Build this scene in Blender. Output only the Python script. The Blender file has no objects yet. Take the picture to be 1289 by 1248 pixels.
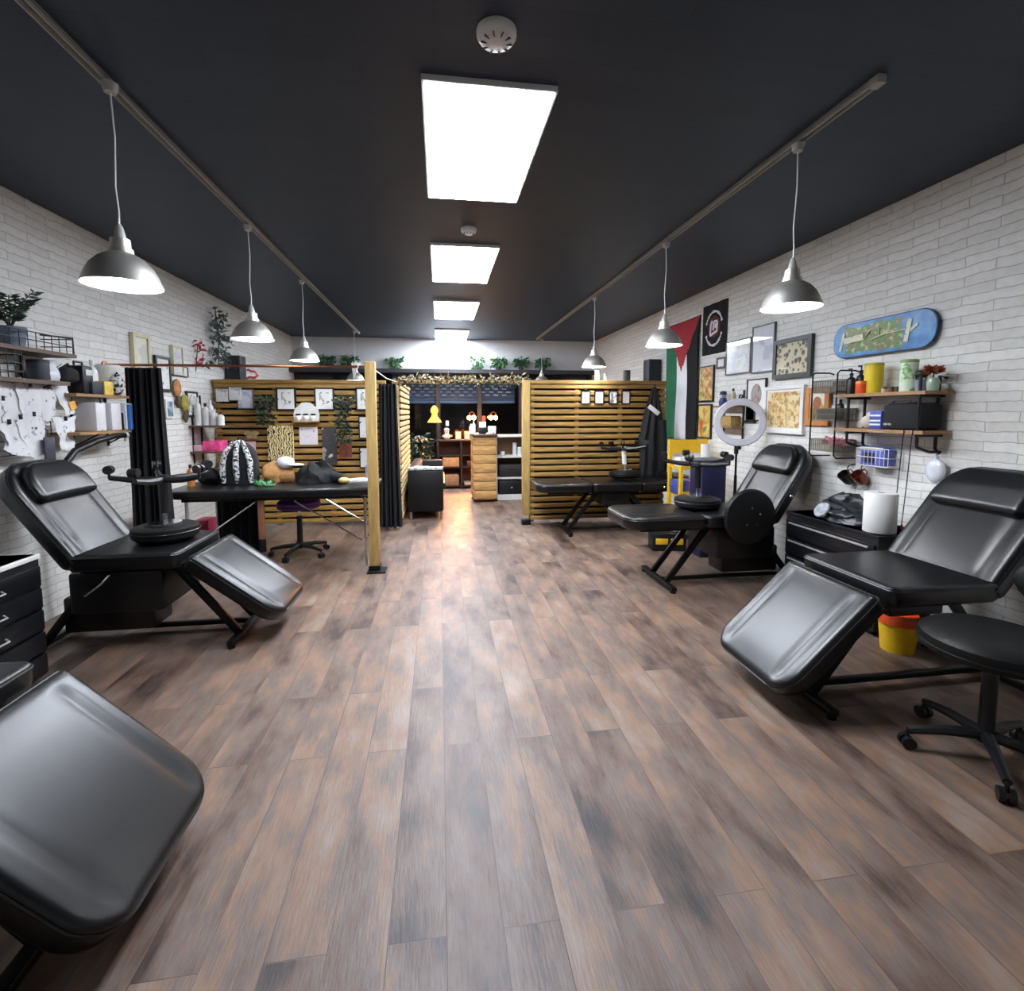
import bpy, bmesh, math, random
from mathutils import Vector, Matrix, noise
random.seed(7)
S = bpy.context.scene
COL = S.collection
PI = math.pi
R = math.radians

# ------------------------------------------------------------------ camera model (1289 x 1248)
F, PX, PY, CH = 620.0, 642.0, 572.0, 1.4
AX = Vector((0.98992059, -0.01416063, 0.14091384))
AY = Vector((-0.14160472, -0.08273534, 0.98645982))
AZ = Vector((-0.00231034, -0.99647094, -0.08390663))
def ray(u, v):
    c = Vector(((u - PX) / F, (v - PY) / F, 1.0))
    return c.dot(AX), c.dot(AY), c.dot(AZ)
def FL(u, v, z=0.0):
    r = ray(u, v); t = (z - CH) / r[2]; return Vector((r[0] * t, r[1] * t, z))
def WX(u, v, x):
    r = ray(u, v); t = x / r[0]; return Vector((x, r[1] * t, CH + r[2] * t))
def DP(u, v, y):
    r = ray(u, v); t = y / r[1]; return Vector((r[0] * t, y, CH + r[2] * t))
XL, XR = -2.65, 3.05          # side walls
YB, YF, H = 9.6, -1.8, 2.8     # shop front, wall behind the camera, ceiling

# ------------------------------------------------------------------ materials
def lin(c):
    def f(v):
        v /= 255.0
        return v / 12.92 if v <= 0.04045 else ((v + 0.055) / 1.055) ** 2.4
    return tuple(f(v) for v in c) + (1.0,)
MC = {}
def base(name):
    m = bpy.data.materials.new(name); m.use_nodes = True
    nt = m.node_tree; p = nt.nodes['Principled BSDF']
    return m, nt, p
def mat(name, col, rough=0.5, metal=0.0, var=0.12, scale=14.0, bump=0.0, bscale=120.0, emit=0.0, spec=0.5, stretch=None, alpha=None):
    """plain procedural material: noise-varied colour, optional noise bump"""
    if name in MC: return MC[name]
    m, nt, p = base(name)
    N, L = nt.nodes, nt.links
    tc = N.new('ShaderNodeTexCoord'); nz = N.new('ShaderNodeTexNoise')
    nz.inputs['Scale'].default_value = scale; nz.inputs['Detail'].default_value = 5
    src = tc.outputs['Object']
    if stretch:
        mp = N.new('ShaderNodeMapping'); mp.inputs['Scale'].default_value = stretch
        L.new(src, mp.inputs['Vector']); src = mp.outputs['Vector']
    L.new(src, nz.inputs['Vector'])
    c = lin(col)
    cr = N.new('ShaderNodeValToRGB')
    cr.color_ramp.elements[0].position = 0.3; cr.color_ramp.elements[1].position = 0.7
    cr.color_ramp.elements[0].color = tuple(x * (1 - var) for x in c[:3]) + (1,)
    cr.color_ramp.elements[1].color = tuple(min(1, x * (1 + var)) for x in c[:3]) + (1,)
    L.new(nz.outputs['Fac'], cr.inputs['Fac']); L.new(cr.outputs['Color'], p.inputs['Base Color'])
    p.inputs['Roughness'].default_value = rough; p.inputs['Metallic'].default_value = metal
    p.inputs['Specular IOR Level'].default_value = spec
    if emit:
        p.inputs['Emission Color'].default_value = c; p.inputs['Emission Strength'].default_value = emit
    if bump:
        n2 = N.new('ShaderNodeTexNoise'); n2.inputs['Scale'].default_value = bscale; n2.inputs['Detail'].default_value = 3
        L.new(src, n2.inputs['Vector'])
        b = N.new('ShaderNodeBump'); b.inputs['Strength'].default_value = bump; b.inputs['Distance'].default_value = 0.004
        L.new(n2.outputs['Fac'], b.inputs['Height']); L.new(b.outputs['Normal'], p.inputs['Normal'])
    MC[name] = m
    return m
def art(name, bg, inks, scale=30.0, cut=0.5, kind='noise', rough=0.5, soft=.05):
    """a printed picture: several inks laid over paper by procedural patterns"""
    if name in MC: return MC[name]
    m, nt, p = base(name); N, L = nt.nodes, nt.links
    tc = N.new('ShaderNodeTexCoord'); col = None
    rgb = N.new('ShaderNodeRGB'); rgb.outputs[0].default_value = lin(bg); col = rgb.outputs[0]
    for i, ink in enumerate(inks):
        mp = N.new('ShaderNodeMapping'); mp.inputs['Location'].default_value = (3.1 * i + 1, 1.7 * i, 2.3 * i)
        L.new(tc.outputs['Object'], mp.inputs['Vector'])
        if kind == 'wave':
            t = N.new('ShaderNodeTexWave'); t.inputs['Scale'].default_value = scale * (1 + .4 * i); t.inputs['Distortion'].default_value = 9
            t.inputs['Detail'].default_value = 3; t.inputs['Detail Scale'].default_value = 2; o = t.outputs['Fac']
        elif kind == 'spot':
            t = N.new('ShaderNodeTexVoronoi'); t.inputs['Scale'].default_value = scale * (1 + .4 * i); o = t.outputs['Distance']
        elif kind == 'cell':
            t = N.new('ShaderNodeTexVoronoi'); t.feature = 'DISTANCE_TO_EDGE'; t.inputs['Scale'].default_value = scale * (1 + .3 * i); o = t.outputs['Distance']
        else:
            t = N.new('ShaderNodeTexNoise'); t.inputs['Scale'].default_value = scale * (1 + .35 * i); t.inputs['Detail'].default_value = 4; o = t.outputs['Fac']
        L.new(mp.outputs['Vector'], t.inputs['Vector'])
        cr = N.new('ShaderNodeValToRGB'); e = cr.color_ramp.elements
        if kind == 'cell':
            e[0].position = .04; e[0].color = (1, 1, 1, 1); e[1].position = .09; e[1].color = (0, 0, 0, 1)
        else:
            e[0].position = cut; e[0].color = (0, 0, 0, 1); e[1].position = min(1, cut + soft); e[1].color = (1, 1, 1, 1)
            if kind == 'spot': e[0].color = (1, 1, 1, 1); e[1].color = (0, 0, 0, 1)
        L.new(o, cr.inputs['Fac'])
        mx = N.new('ShaderNodeMix'); mx.data_type = 'RGBA'
        L.new(cr.outputs['Color'], mx.inputs['Factor']); L.new(col, mx.inputs['A']); mx.inputs['B'].default_value = lin(ink)
        col = mx.outputs['Result']
    L.new(col, p.inputs['Base Color']); p.inputs['Roughness'].default_value = rough
    MC[name] = m
    return m
def math_node(N, L, op, a, b=None):
    n = N.new('ShaderNodeMath'); n.operation = op
    for i, x in enumerate((a, b)):
        if x is None: continue
        if isinstance(x, (int, float)): n.inputs[i].default_value = x
        else: L.new(x, n.inputs[i])
    return n.outputs[0]
def brick_wall_mat(name, axis):
    m, nt, p = base(name); N, L = nt.nodes, nt.links
    tc = N.new('ShaderNodeTexCoord'); sp = N.new('ShaderNodeSeparateXYZ'); cb = N.new('ShaderNodeCombineXYZ')
    L.new(tc.outputs['Object'], sp.inputs[0])
    nz = N.new('ShaderNodeTexNoise'); nz.inputs['Scale'].default_value = 9; nz.inputs['Detail'].default_value = 4
    L.new(tc.outputs['Object'], nz.inputs['Vector'])
    wob = math_node(N, L, 'MULTIPLY', math_node(N, L, 'SUBTRACT', nz.outputs['Fac'], .5), .03)
    L.new(math_node(N, L, 'ADD', sp.outputs['Y' if axis == 'x' else 'X'], wob), cb.inputs['X'])
    L.new(math_node(N, L, 'ADD', sp.outputs['Z'], wob), cb.inputs['Y'])
    br = N.new('ShaderNodeTexBrick'); br.inputs['Scale'].default_value = 1.0
    br.inputs['Brick Width'].default_value = .34; br.inputs['Row Height'].default_value = .056
    br.inputs['Mortar Size'].default_value = .0035; br.inputs['Mortar Smooth'].default_value = .6; br.inputs['Bias'].default_value = 0
    br.inputs['Color1'].default_value = lin((214, 213, 208)); br.inputs['Color2'].default_value = lin((228, 227, 222)); br.inputs['Mortar'].default_value = lin((184, 183, 178))
    L.new(cb.outputs[0], br.inputs['Vector'])
    n2 = N.new('ShaderNodeTexNoise'); n2.inputs['Scale'].default_value = 22; n2.inputs['Detail'].default_value = 6
    L.new(cb.outputs[0], n2.inputs['Vector'])
    mx = N.new('ShaderNodeMix'); mx.data_type = 'RGBA'; mx.blend_type = 'MULTIPLY'; mx.inputs['Factor'].default_value = .25
    cr = N.new('ShaderNodeValToRGB'); cr.color_ramp.elements[0].position = .35; cr.color_ramp.elements[0].color = (.66, .66, .66, 1); cr.color_ramp.elements[1].position = .6
    L.new(n2.outputs['Fac'], cr.inputs['Fac'])
    L.new(br.outputs['Color'], mx.inputs['A']); L.new(cr.outputs['Color'], mx.inputs['B']); L.new(mx.outputs['Result'], p.inputs['Base Color'])
    p.inputs['Roughness'].default_value = .6
    bp = N.new('ShaderNodeBump'); bp.inputs['Strength'].default_value = .45; bp.inputs['Distance'].default_value = .01
    hh = math_node(N, L, 'SUBTRACT', math_node(N, L, 'MULTIPLY', n2.outputs['Fac'], .5), br.outputs['Fac'])
    L.new(hh, bp.inputs['Height']); L.new(bp.outputs['Normal'], p.inputs['Normal'])
    return m
def floor_mat():
    m, nt, p = base('weathered_plank_floor'); N, L = nt.nodes, nt.links
    tc = N.new('ShaderNodeTexCoord'); sp = N.new('ShaderNodeSeparateXYZ'); cb = N.new('ShaderNodeCombineXYZ')
    L.new(tc.outputs['Object'], sp.inputs[0]); L.new(sp.outputs['Y'], cb.inputs['X']); L.new(sp.outputs['X'], cb.inputs['Y'])
    br = N.new('ShaderNodeTexBrick'); br.offset = .37; br.inputs['Scale'].default_value = 1
    br.inputs['Brick Width'].default_value = 1.22; br.inputs['Row Height'].default_value = .155
    br.inputs['Mortar Size'].default_value = .0016; br.inputs['Mortar Smooth'].default_value = .3; br.inputs['Bias'].default_value = 0
    br.inputs['Color1'].default_value = (0, 0, 0, 1); br.inputs['Color2'].default_value = (1, 1, 1, 1); br.inputs['Mortar'].default_value = (.4, .4, .4, 1)
    L.new(cb.outputs[0], br.inputs['Vector'])
    # each plank shifts the grain so that neighbours differ
    vm = N.new('ShaderNodeVectorMath'); vm.operation = 'MULTIPLY_ADD'
    L.new(br.outputs['Color'], vm.inputs[0]); vm.inputs[1].default_value = (7, 13, 5); L.new(tc.outputs['Object'], vm.inputs[2])
    def noise(scale, st, det=6, rgh=.6):
        mp = N.new('ShaderNodeMapping'); mp.inputs['Scale'].default_value = st; L.new(vm.outputs[0], mp.inputs['Vector'])
        n = N.new('ShaderNodeTexNoise'); n.inputs['Scale'].default_value = scale; n.inputs['Detail'].default_value = det; n.inputs['Roughness'].default_value = rgh
        L.new(mp.outputs['Vector'], n.inputs['Vector']); return n.outputs['Fac']
    n1 = noise(2.7, (2.0, .9, 1), 5, .55); n2 = noise(8, (2.4, .5, 1), 5, .55); n3 = noise(45, (3, .35, 1), 4)
    fac = math_node(N, L, 'ADD', math_node(N, L, 'MULTIPLY', br.outputs['Color'], .12), math_node(N, L, 'ADD', math_node(N, L, 'MULTIPLY', n1, .70), math_node(N, L, 'ADD', math_node(N, L, 'MULTIPLY', n2, .30), math_node(N, L, 'SUBTRACT', math_node(N, L, 'MULTIPLY', n3, .14), .12))))
    cr = N.new('ShaderNodeValToRGB'); e = cr.color_ramp.elements
    e[0].position = .3; e[0].color = lin((38, 30, 27)); e[1].position = .78; e[1].color = lin((160, 136, 114))
    for pos, c in ((.37, (66, 53, 48)), (.45, (98, 77, 65)), (.51, (104, 91, 84)), (.57, (126, 98, 78)), (.65, (130, 115, 104))):
        x = e.new(pos); x.color = lin(c)
    L.new(fac, cr.inputs['Fac'])
    mx = N.new('ShaderNodeMix'); mx.data_type = 'RGBA'; L.new(math_node(N, L, 'MULTIPLY', br.outputs['Fac'], .55), mx.inputs['Factor'])
    L.new(cr.outputs['Color'], mx.inputs['A']); mx.inputs['B'].default_value = lin((30, 24, 22))
    L.new(mx.outputs['Result'], p.inputs['Base Color'])
    rr = N.new('ShaderNodeMapRange'); rr.inputs['To Min'].default_value = .36; rr.inputs['To Max'].default_value = .56; L.new(n2, rr.inputs['Value']); L.new(rr.outputs[0], p.inputs['Roughness'])
    bp = N.new('ShaderNodeBump'); bp.inputs['Strength'].default_value = .25; bp.inputs['Distance'].default_value = .004
    L.new(math_node(N, L, 'SUBTRACT', n3, br.outputs['Fac']), bp.inputs['Height']); L.new(bp.outputs['Normal'], p.inputs['Normal'])
    return m
def ceiling_mat():
    m, nt, p = base('dark_slate_ceiling_paint'); N, L = nt.nodes, nt.links
    tc = N.new('ShaderNodeTexCoord')
    br = N.new('ShaderNodeTexBrick'); br.inputs['Scale'].default_value = 1; br.inputs['Brick Width'].default_value = .6; br.inputs['Row Height'].default_value = .12
    br.inputs['Mortar Size'].default_value = .003; br.inputs['Color1'].default_value = lin((46, 57, 72)); br.inputs['Color2'].default_value = lin((50, 61, 76)); br.inputs['Mortar'].default_value = lin((42, 52, 66))
    L.new(tc.outputs['Object'], br.inputs['Vector']); L.new(br.outputs['Color'], p.inputs['Base Color']); p.inputs['Roughness'].default_value = .5; p.inputs['Specular IOR Level'].default_value = .3
    bp = N.new('ShaderNodeBump'); bp.inputs['Strength'].default_value = .15; bp.inputs['Distance'].default_value = .004
    L.new(math_node(N, L, 'SUBTRACT', 0.0, br.outputs['Fac']), bp.inputs['Height']); L.new(bp.outputs['Normal'], p.inputs['Normal'])
    return m
def glass_mat(name, tint=(1, 1, 1), rough=0.0, refl=1.0):
    m = bpy.data.materials.new(name); m.use_nodes = True; nt = m.node_tree; N, L = nt.nodes, nt.links
    N.remove(N['Principled BSDF']); out = N['Material Output']
    tr = N.new('ShaderNodeBsdfTransparent'); tr.inputs[0].default_value = (*tint, 1)
    gl = N.new('ShaderNodeBsdfGlossy'); gl.inputs['Roughness'].default_value = rough
    fr = N.new('ShaderNodeFresnel'); ge = N.new('ShaderNodeNewGeometry'); L.new(math_node(N, L, 'SUBTRACT', 1.5, math_node(N, L, 'MULTIPLY', ge.outputs['Backfacing'], 1.5 - 1 / 1.5)), fr.inputs['IOR'])
    mx = N.new('ShaderNodeMixShader'); L.new(math_node(N, L, 'MULTIPLY', fr.outputs[0], refl), mx.inputs[0]); L.new(tr.outputs[0], mx.inputs[1]); L.new(gl.outputs[0], mx.inputs[2]); L.new(mx.outputs[0], out.inputs[0])
    return m
leather = mat('black_vinyl_upholstery', (18, 19, 21), .32, var=.08, bump=.05, bscale=320, spec=.48)
leather_matt = mat('black_stool_vinyl', (10, 11, 12), .48, var=.08, bump=.12, bscale=240, spec=.35)
piping_m = mat('black_piping', (14, 15, 16), .35)
blackmetal = mat('black_powder_coated_steel', (16, 17, 19), .42, .3)
blackplastic = mat('black_plastic', (18, 19, 22), .4)
chrome = mat('chrome', (205, 208, 212), .16, 1.0, var=.03)
nickel = mat('brushed_nickel', (206, 202, 194), .42, .82, var=.05, bump=.05, bscale=300)
whiteplastic = mat('white_plastic', (226, 226, 224), .4, var=.03)
trackwhite = mat('off_white_track_metal', (176, 174, 166), .45, var=.04)
inner_white = mat('white_enamel', (240, 240, 238), .5, var=.02)
fencewood = mat('treated_fence_timber', (150, 116, 58), .65, var=.42, scale=7, stretch=(.7, 3, 9), bump=.3, bscale=40)
fencewood_b = mat('pale_fence_timber', (206, 178, 128), .65, var=.25, scale=7, stretch=(3, .7, 9))
postwood = mat('pale_post_timber', (178, 148, 88), .65, var=.22, scale=9, stretch=(5, 5, .6), bump=.2, bscale=40)
shelfwood = mat('brown_shelf_board', (150, 116, 78), .55, var=.25, scale=8, stretch=(6, .8, 6))
darkshelf = mat('dark_brown_shelf_board', (92, 74, 58), .55, var=.25, scale=8, stretch=(6, .8, 6))
counterwood = mat('pallet_timber', (194, 150, 92), .6, var=.3, scale=6, stretch=(1, 1, 6))
copper = mat('copper_pipe', (176, 112, 84), .32, 1.0)
blackcloth = mat('black_curtain_cloth', (13, 13, 17), .9, var=.2, bump=.2, bscale=300)
blackfabric = mat('black_jacket_fabric', (18, 19, 22), .85, var=.25, bump=.3, bscale=90)
leafgreen = mat('green_plastic_leaves', (62, 110, 60), .5, var=.4, scale=30)
leafdark = mat('dark_green_leaves', (36, 58, 44), .5, var=.4, scale=30)
dryleaf = mat('dried_beige_foliage', (158, 146, 118), .8, var=.4, scale=30)
paper = mat('white_paper', (226, 226, 224), .7, var=.03)
whitepaint = mat('white_painted_board', (214, 214, 210), .5, var=.05)
yellowp = mat('yellow_plastic', (232, 186, 30), .4, var=.06)
orangep = mat('orange_plastic', (226, 84, 30), .4, var=.05)
navy = mat('navy_plastic', (26, 28, 62), .45, var=.1)
red = mat('red_cloth', (160, 36, 48), .8, var=.08)
green = mat('green_cloth', (16, 104, 66), .8, var=.08)
white = mat('white_cloth', (226, 226, 230), .8, var=.03)
silver = mat('brushed_steel', (200, 200, 200), .38, .6, var=.05)
speckle = mat('charcoal_speaker_box', (44, 46, 56), .6)
glassp = glass_mat('picture_glass')
shopglass = glass_mat('shop_window_glass')

# ------------------------------------------------------------------ mesh builder
class B:
    def __init__(s): s.bm = bmesh.new(); s.T = Matrix(); s.mi = 0
    def _v(s, p): return s.bm.verts.new(s.T @ Vector(p))
    def _f(s, vs):
        try: f = s.bm.faces.new(vs); f.material_index = s.mi; return f
        except ValueError: return None
    def face(s, pts): s._f([s._v(p) for p in pts]); return s
    def box(s, c, d, bev=0.0, M=None):
        x, y, z = d[0] / 2, d[1] / 2, d[2] / 2; T = s.T @ Matrix.Translation(c) @ (M.to_4x4() if M else Matrix())
        vs = [s.bm.verts.new(T @ Vector((i * x, j * y, k * z))) for i in (-1, 1) for j in (-1, 1) for k in (-1, 1)]
        fs = [s._f([vs[i] for i in q]) for q in ((0, 1, 3, 2), (4, 6, 7, 5), (0, 4, 5, 1), (2, 3, 7, 6), (0, 2, 6, 4), (1, 5, 7, 3))]
        if bev:
            es = list({e for f in fs for e in f.edges})
            r = bmesh.ops.bevel(s.bm, geom=es, offset=bev, segments=2, profile=.5, affect='EDGES')
            for f in r['faces']: f.material_index = s.mi
        return s
    def bar(s, a, b, w, h=None, bev=0.0):
        a, b = Vector(a), Vector(b); d = b - a; q = d.to_track_quat('X', 'Z').to_matrix()
        return s.box((a + b) / 2, (d.length, w, h or w), bev, q)
    def ring(s, c, q, r, n):
        return [s._v(c + q @ Vector((r * math.cos(2 * PI * i / n), r * math.sin(2 * PI * i / n), 0))) for i in range(n)]
    def skin(s, rings, cap0=True, cap1=True, closed=True):
        for a, b in zip(rings, rings[1:]):
            n = len(a)
            for i in range(n if closed else n - 1): s._f([a[i], a[(i + 1) % n], b[(i + 1) % n], b[i]])
        if cap0: s._f(list(reversed(rings[0])))
        if cap1: s._f(rings[-1])
    def cyl(s, a, b, r, r2=None, n=16):
        a, b = Vector(a), Vector(b); q = (b - a).to_track_quat('Z', 'Y')
        s.skin([s.ring(a, q, r, n), s.ring(b, q, r if r2 is None else r2, n)]); return s
    def tube(s, pts, r, n=8, closed=False):
        pts = [Vector(p) for p in pts]; rings = []; up = None; m = len(pts)
        for i, p in enumerate(pts):
            if closed: t = pts[(i + 1) % m] - pts[i - 1]
            else: t = pts[min(i + 1, m - 1)] - pts[max(i - 1, 0)]
            t.normalize()
            if up is None: up = t.orthogonal().normalized()
            up = (up - t * up.dot(t)); up = up.normalized() if up.length > 1e-6 else t.orthogonal().normalized()
            sd = t.cross(up)
            rings.append([s._v(p + (up * math.cos(2 * PI * k / n) + sd * math.sin(2 * PI * k / n)) * (r[i] if isinstance(r, (list, tuple)) else r)) for k in range(n)])
        if closed: rings.append(rings[0]); s.skin(rings, False, False)
        else: s.skin(rings)
        return s
    def lathe(s, prof, c=(0, 0, 0), n=32, M=None, cap0=False, cap1=False):
        T = Matrix.Translation(c) @ (M.to_4x4() if M else Matrix()); rings = []
        for r, z in prof:
            rings.append([s._v(T @ Vector((max(r, 1e-4) * math.cos(2 * PI * i / n), max(r, 1e-4) * math.sin(2 * PI * i / n), z))) for i in range(n)])
        s.skin(rings, cap0, cap1); return s
    def ball(s, c, r, n=16, m=10):
        rx, ry, rz = r if isinstance(r, (tuple, list)) else (r, r, r); rings = []
        for j in range(m + 1):
            a = -PI / 2 + PI * j / m; k = max(math.cos(a), 1e-3)
            rings.append([s._v((c[0] + rx * k * math.cos(2 * PI * i / n), c[1] + ry * k * math.sin(2 * PI * i / n), c[2] + rz * math.sin(a))) for i in range(n)])
        s.skin(rings); return s
    def grid(s, pts, thick=0.0, nrm=None):
        """pts[row][col]; with thick a closed sheet offset along nrm"""
        g = [[s._v(p) for p in row] for row in pts]
        nr, nc = len(g), len(g[0])
        for i in range(nr - 1):
            for j in range(nc - 1): s._f([g[i][j], g[i][j + 1], g[i + 1][j + 1], g[i + 1][j]])
        if thick:
            off = Vector(nrm) * thick
            h = [[s._v(Vector(p) + off) for p in row] for row in pts]
            for i in range(nr - 1):
                for j in range(nc - 1): s._f([h[i][j], h[i + 1][j], h[i + 1][j + 1], h[i][j + 1]])
            for i in range(nr - 1):
                s._f([g[i][0], g[i + 1][0], h[i + 1][0], h[i][0]]); s._f([g[i][-1], h[i][-1], h[i + 1][-1], g[i + 1][-1]])
            for j in range(nc - 1):
                s._f([g[0][j], h[0][j], h[0][j + 1], g[0][j + 1]]); s._f([g[-1][j], g[-1][j + 1], h[-1][j + 1], h[-1][j]])
        return s
    def prism(s, out, a, b):
        """outline of (x,y) extruded from z=a to z=b"""
        s.skin([[s._v((x, y, a)) for x, y in out], [s._v((x, y, b)) for x, y in out]]); return s
    def leaf(s, p, d, l, w):
        p, d = Vector(p), Vector(d).normalized(); sd = d.orthogonal().normalized(); sd = Matrix.Rotation(random.uniform(0, 2 * PI), 3, d) @ sd; n = d.cross(sd)
        a = p; b = p + d * l * .45 + sd * w / 2 + n * w * .12; c = p + d * l - n * w * .15; e = p + d * l * .45 - sd * w / 2 + n * w * .12; mid = p + d * l * .45
        v = [s._v(x) for x in (a, b, c, e, mid)]
        s._f([v[0], v[1], v[4]]); s._f([v[1], v[2], v[4]]); s._f([v[2], v[3], v[4]]); s._f([v[3], v[0], v[4]])
    def crumple(s, amp, freq, seed=0.0):
        bmesh.ops.subdivide_edges(s.bm, edges=[e for e in s.bm.edges if e.calc_length() > .03], cuts=1, use_grid_fill=True)
        for v in s.bm.verts:
            if v.co.z > .004:
                d = noise.noise_vector(v.co * freq + Vector((seed, seed, seed))) * amp; v.co += d; v.co.z = max(v.co.z, .003)
        return s
    def build(s, name, m, parent=None, smooth=True, ang=40):
        bmesh.ops.recalc_face_normals(s.bm, faces=s.bm.faces)
        me = bpy.data.meshes.new(name); s.bm.to_mesh(me); s.bm.free()
        for x in (m if isinstance(m, (list, tuple)) else [m]): me.materials.append(x)
        if smooth: me.shade_smooth(); me.set_sharp_from_angle(angle=R(ang))
        o = bpy.data.objects.new(name, me); COL.objects.link(o); o.parent = parent
        return o
def tag(o, label, cat, group=None, kind=None):
    o['label'] = label; o['category'] = cat
    if group: o['group'] = group
    if kind: o['kind'] = kind
    return o
def thing(name, label, cat, loc=(0, 0, 0), rz=0.0, group=None):
    o = bpy.data.objects.new(name, None); o.empty_display_size = .1; COL.objects.link(o)
    o.location = loc; o.rotation_euler = (0, 0, rz)
    return tag(o, label, cat, group)
def solo(b, name, m, label, cat, loc=(0, 0, 0), rot=(0, 0, 0), group=None, **k):
    o = b.build(name, m, None, **k); o.location = loc; o.rotation_euler = rot
    return tag(o, label, cat, group)
def dup(o, parent=None):
    c = o.copy(); COL.objects.link(c); c.parent = parent
    for ch in list(o.children): dup(ch, c)
    return c
def dup_as(o, label, loc, rz=0.0, group=None):
    c = dup(o); c.location = loc; c.rotation_euler = (0, 0, rz); c['label'] = label
    if group: c['group'] = group
    return c
def struct(b, name, m, smooth=False):
    o = b.build(name, m, None, smooth); o['kind'] = 'structure'; return o

# ------------------------------------------------------------------ the room
struct(B().box(((XL + XR) / 2, (YF + YB) / 2, -.05), (XR - XL + .4, YB - YF + .4, .1)), 'floor', floor_mat())
struct(B().box(((XL + XR) / 2, (YF + YB) / 2, H + .05), (XR - XL + .4, YB - YF + .4, .1)), 'ceiling', ceiling_mat())
bx = brick_wall_mat('white_painted_brick_paper', 'x'); by = brick_wall_mat('white_painted_brick_paper_end', 'y')
struct(B().box((XL - .1, (YF + YB) / 2, H / 2), (.2, YB - YF + .4, H)), 'wall_left', bx)
struct(B().box((XR + .1, (YF + YB) / 2, H / 2), (.2, YB - YF + .4, H)), 'wall_right', bx)
struct(B().box(((XL + XR) / 2, YF - .1, H / 2), (XR - XL, .2, H)), 'wall_front', by)
struct(B().box(((XL + XR) / 2, YB + .1, (2.2 + H) / 2), (XR - XL, .2, H - 2.2)), 'wall_back', mat('white_fascia_paint', (222, 223, 226), .6, var=.03))
darkframe = mat('dark_stained_window_timber', (46, 34, 28), .5, var=.3, scale=9, stretch=(5, 5, .7))
struct(B().box(((XL + XR) / 2, YB - .12, 2.18), (XR - XL, .24, .07)), 'trim_1', mat('charcoal_ledge', (52, 52, 56), .6))
b = B().box(((XL + XR) / 2, YB + .1, .22), (XR - XL, .14, .44))
for x in (-2.6, -1.3, -.02, .78, 1.6, 3.0): b.box((x, YB + .1, 1.3), (.08, .1, 1.76))
b.box(((XL + XR) / 2, YB + .1, .47), (XR - XL, .18, .06))
w1 = struct(b, 'window_1', darkframe)
o = B().face([(XL, YB + .1, .48), (XR, YB + .1, .48), (XR, YB + .1, 2.19), (XL, YB + .1, 2.19)]).build('window_glass', shopglass, w1, False)
struct(B().box((0, 13, -.06), (14, 6.3, .1)), 'trim_2', mat('night_pavement', (48, 46, 46), .8, var=.3))
struct(B().box((0, 15.6, 2.4), (14, .3, 5)), 'trim_3', mat('night_street_facade', (40, 36, 38), .8, var=.4, scale=2))

# ------------------------------------------------------------------ lighting fixtures
EM_PANEL = mat('lit_panel_diffuser', (236, 243, 255), .5, var=0.0, emit=24)
EM_BULB = mat('lit_lamp_bulb', (250, 250, 255), .5, var=0.0, emit=80)
order = ['nearest the camera', 'second from the camera', 'third from the camera', 'farthest, close to the shop front']
pan = None
for i, y in enumerate((2.76, 4.80, 6.87, 9.02)):
    lab = 'lit square-edged white led ceiling panel, ' + order[i]
    loc = (.235, y, H)
    if pan is None:
        pan = thing('ceiling_light_panel', lab, 'ceiling light', loc, 0, 'led panels along the ceiling')
        f = B()
        for sx in (-1, 1): f.box((sx * .284, 0, -.012), (.012, 1.14, .024)); f.box((0, sx * .564, -.012), (.556, .012, .024))
        f.build('frame', whiteplastic, pan, False)
        B().box((0, 0, -.014), (.556, 1.116, .024)).build('diffuser', EM_PANEL, pan, False)
    else: dup_as(pan, lab, loc)
for (u, v, r, lab) in ((625, 40, .075, 'round white smoke detector on the ceiling before the nearest led panel'), (590, 288, .06, 'small round slotted detector between the first two led panels')):
    p = FL(u, v, H); t = thing('smoke_detector', lab, 'detector', p)
    B().lathe([(r, 0), (r, -.015), (r * .86, -.03), (r * .5, -.042), (0, -.044)], n=28).build('body', whiteplastic, t)
    g = B()
    for k in range(10):
        a = 2 * PI * k / 10; g.box((r * .62 * math.cos(a), r * .62 * math.sin(a), -.04), (r * .3, .004, .006), M=Matrix.Rotation(a, 3, 'Z'))
    g.build('vent_ring', mat('grey_slot', (90, 92, 96), .5), t, False)
for side, x, y0, y1, lab in (('left', -1.36, .6, 8.95, 'long off-white lighting track running along the left of the ceiling'), ('right', 1.84, 1.93, 9.25, 'long off-white lighting track running along the right of the ceiling')):
    t = thing('lighting_track', lab, 'lighting track', (x, y0, H), 0, 'ceiling lighting tracks')
    b = B().box((0, (y1 - y0) / 2, -.006), (.036, y1 - y0, .012))
    for s in (-1, 1): b.box((s * .0155, (y1 - y0) / 2, -.018), (.005, y1 - y0, .024))
    b.build('rail', trackwhite, t, False)
    e = B(); e.box((0, .02, -.018), (.042, .05, .037), .004); e.box((0, y1 - y0 - .02, -.018), (.042, .05, .037), .004); e.build('end_cap', trackwhite, t)
    B().box((0, (y1 - y0) / 2, -.015), (.012, y1 - y0 - .1, .004)).build('slot', mat('grey_track_slot', (96, 94, 90), .6), t, False)
lamp = None
LS = [(-1.33, 2.37, 'left', 'nearest'), (-1.36, 3.94, 'left', 'second'), (-1.38, 5.44, 'left', 'third'), (-1.38, 8.6, 'left', 'farthest'),
      (1.83, 2.40, 'right', 'nearest'), (1.83, 3.88, 'right', 'second'), (1.84, 5.76, 'right', 'third'), (1.90, 9.1, 'right', 'farthest')]
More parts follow.
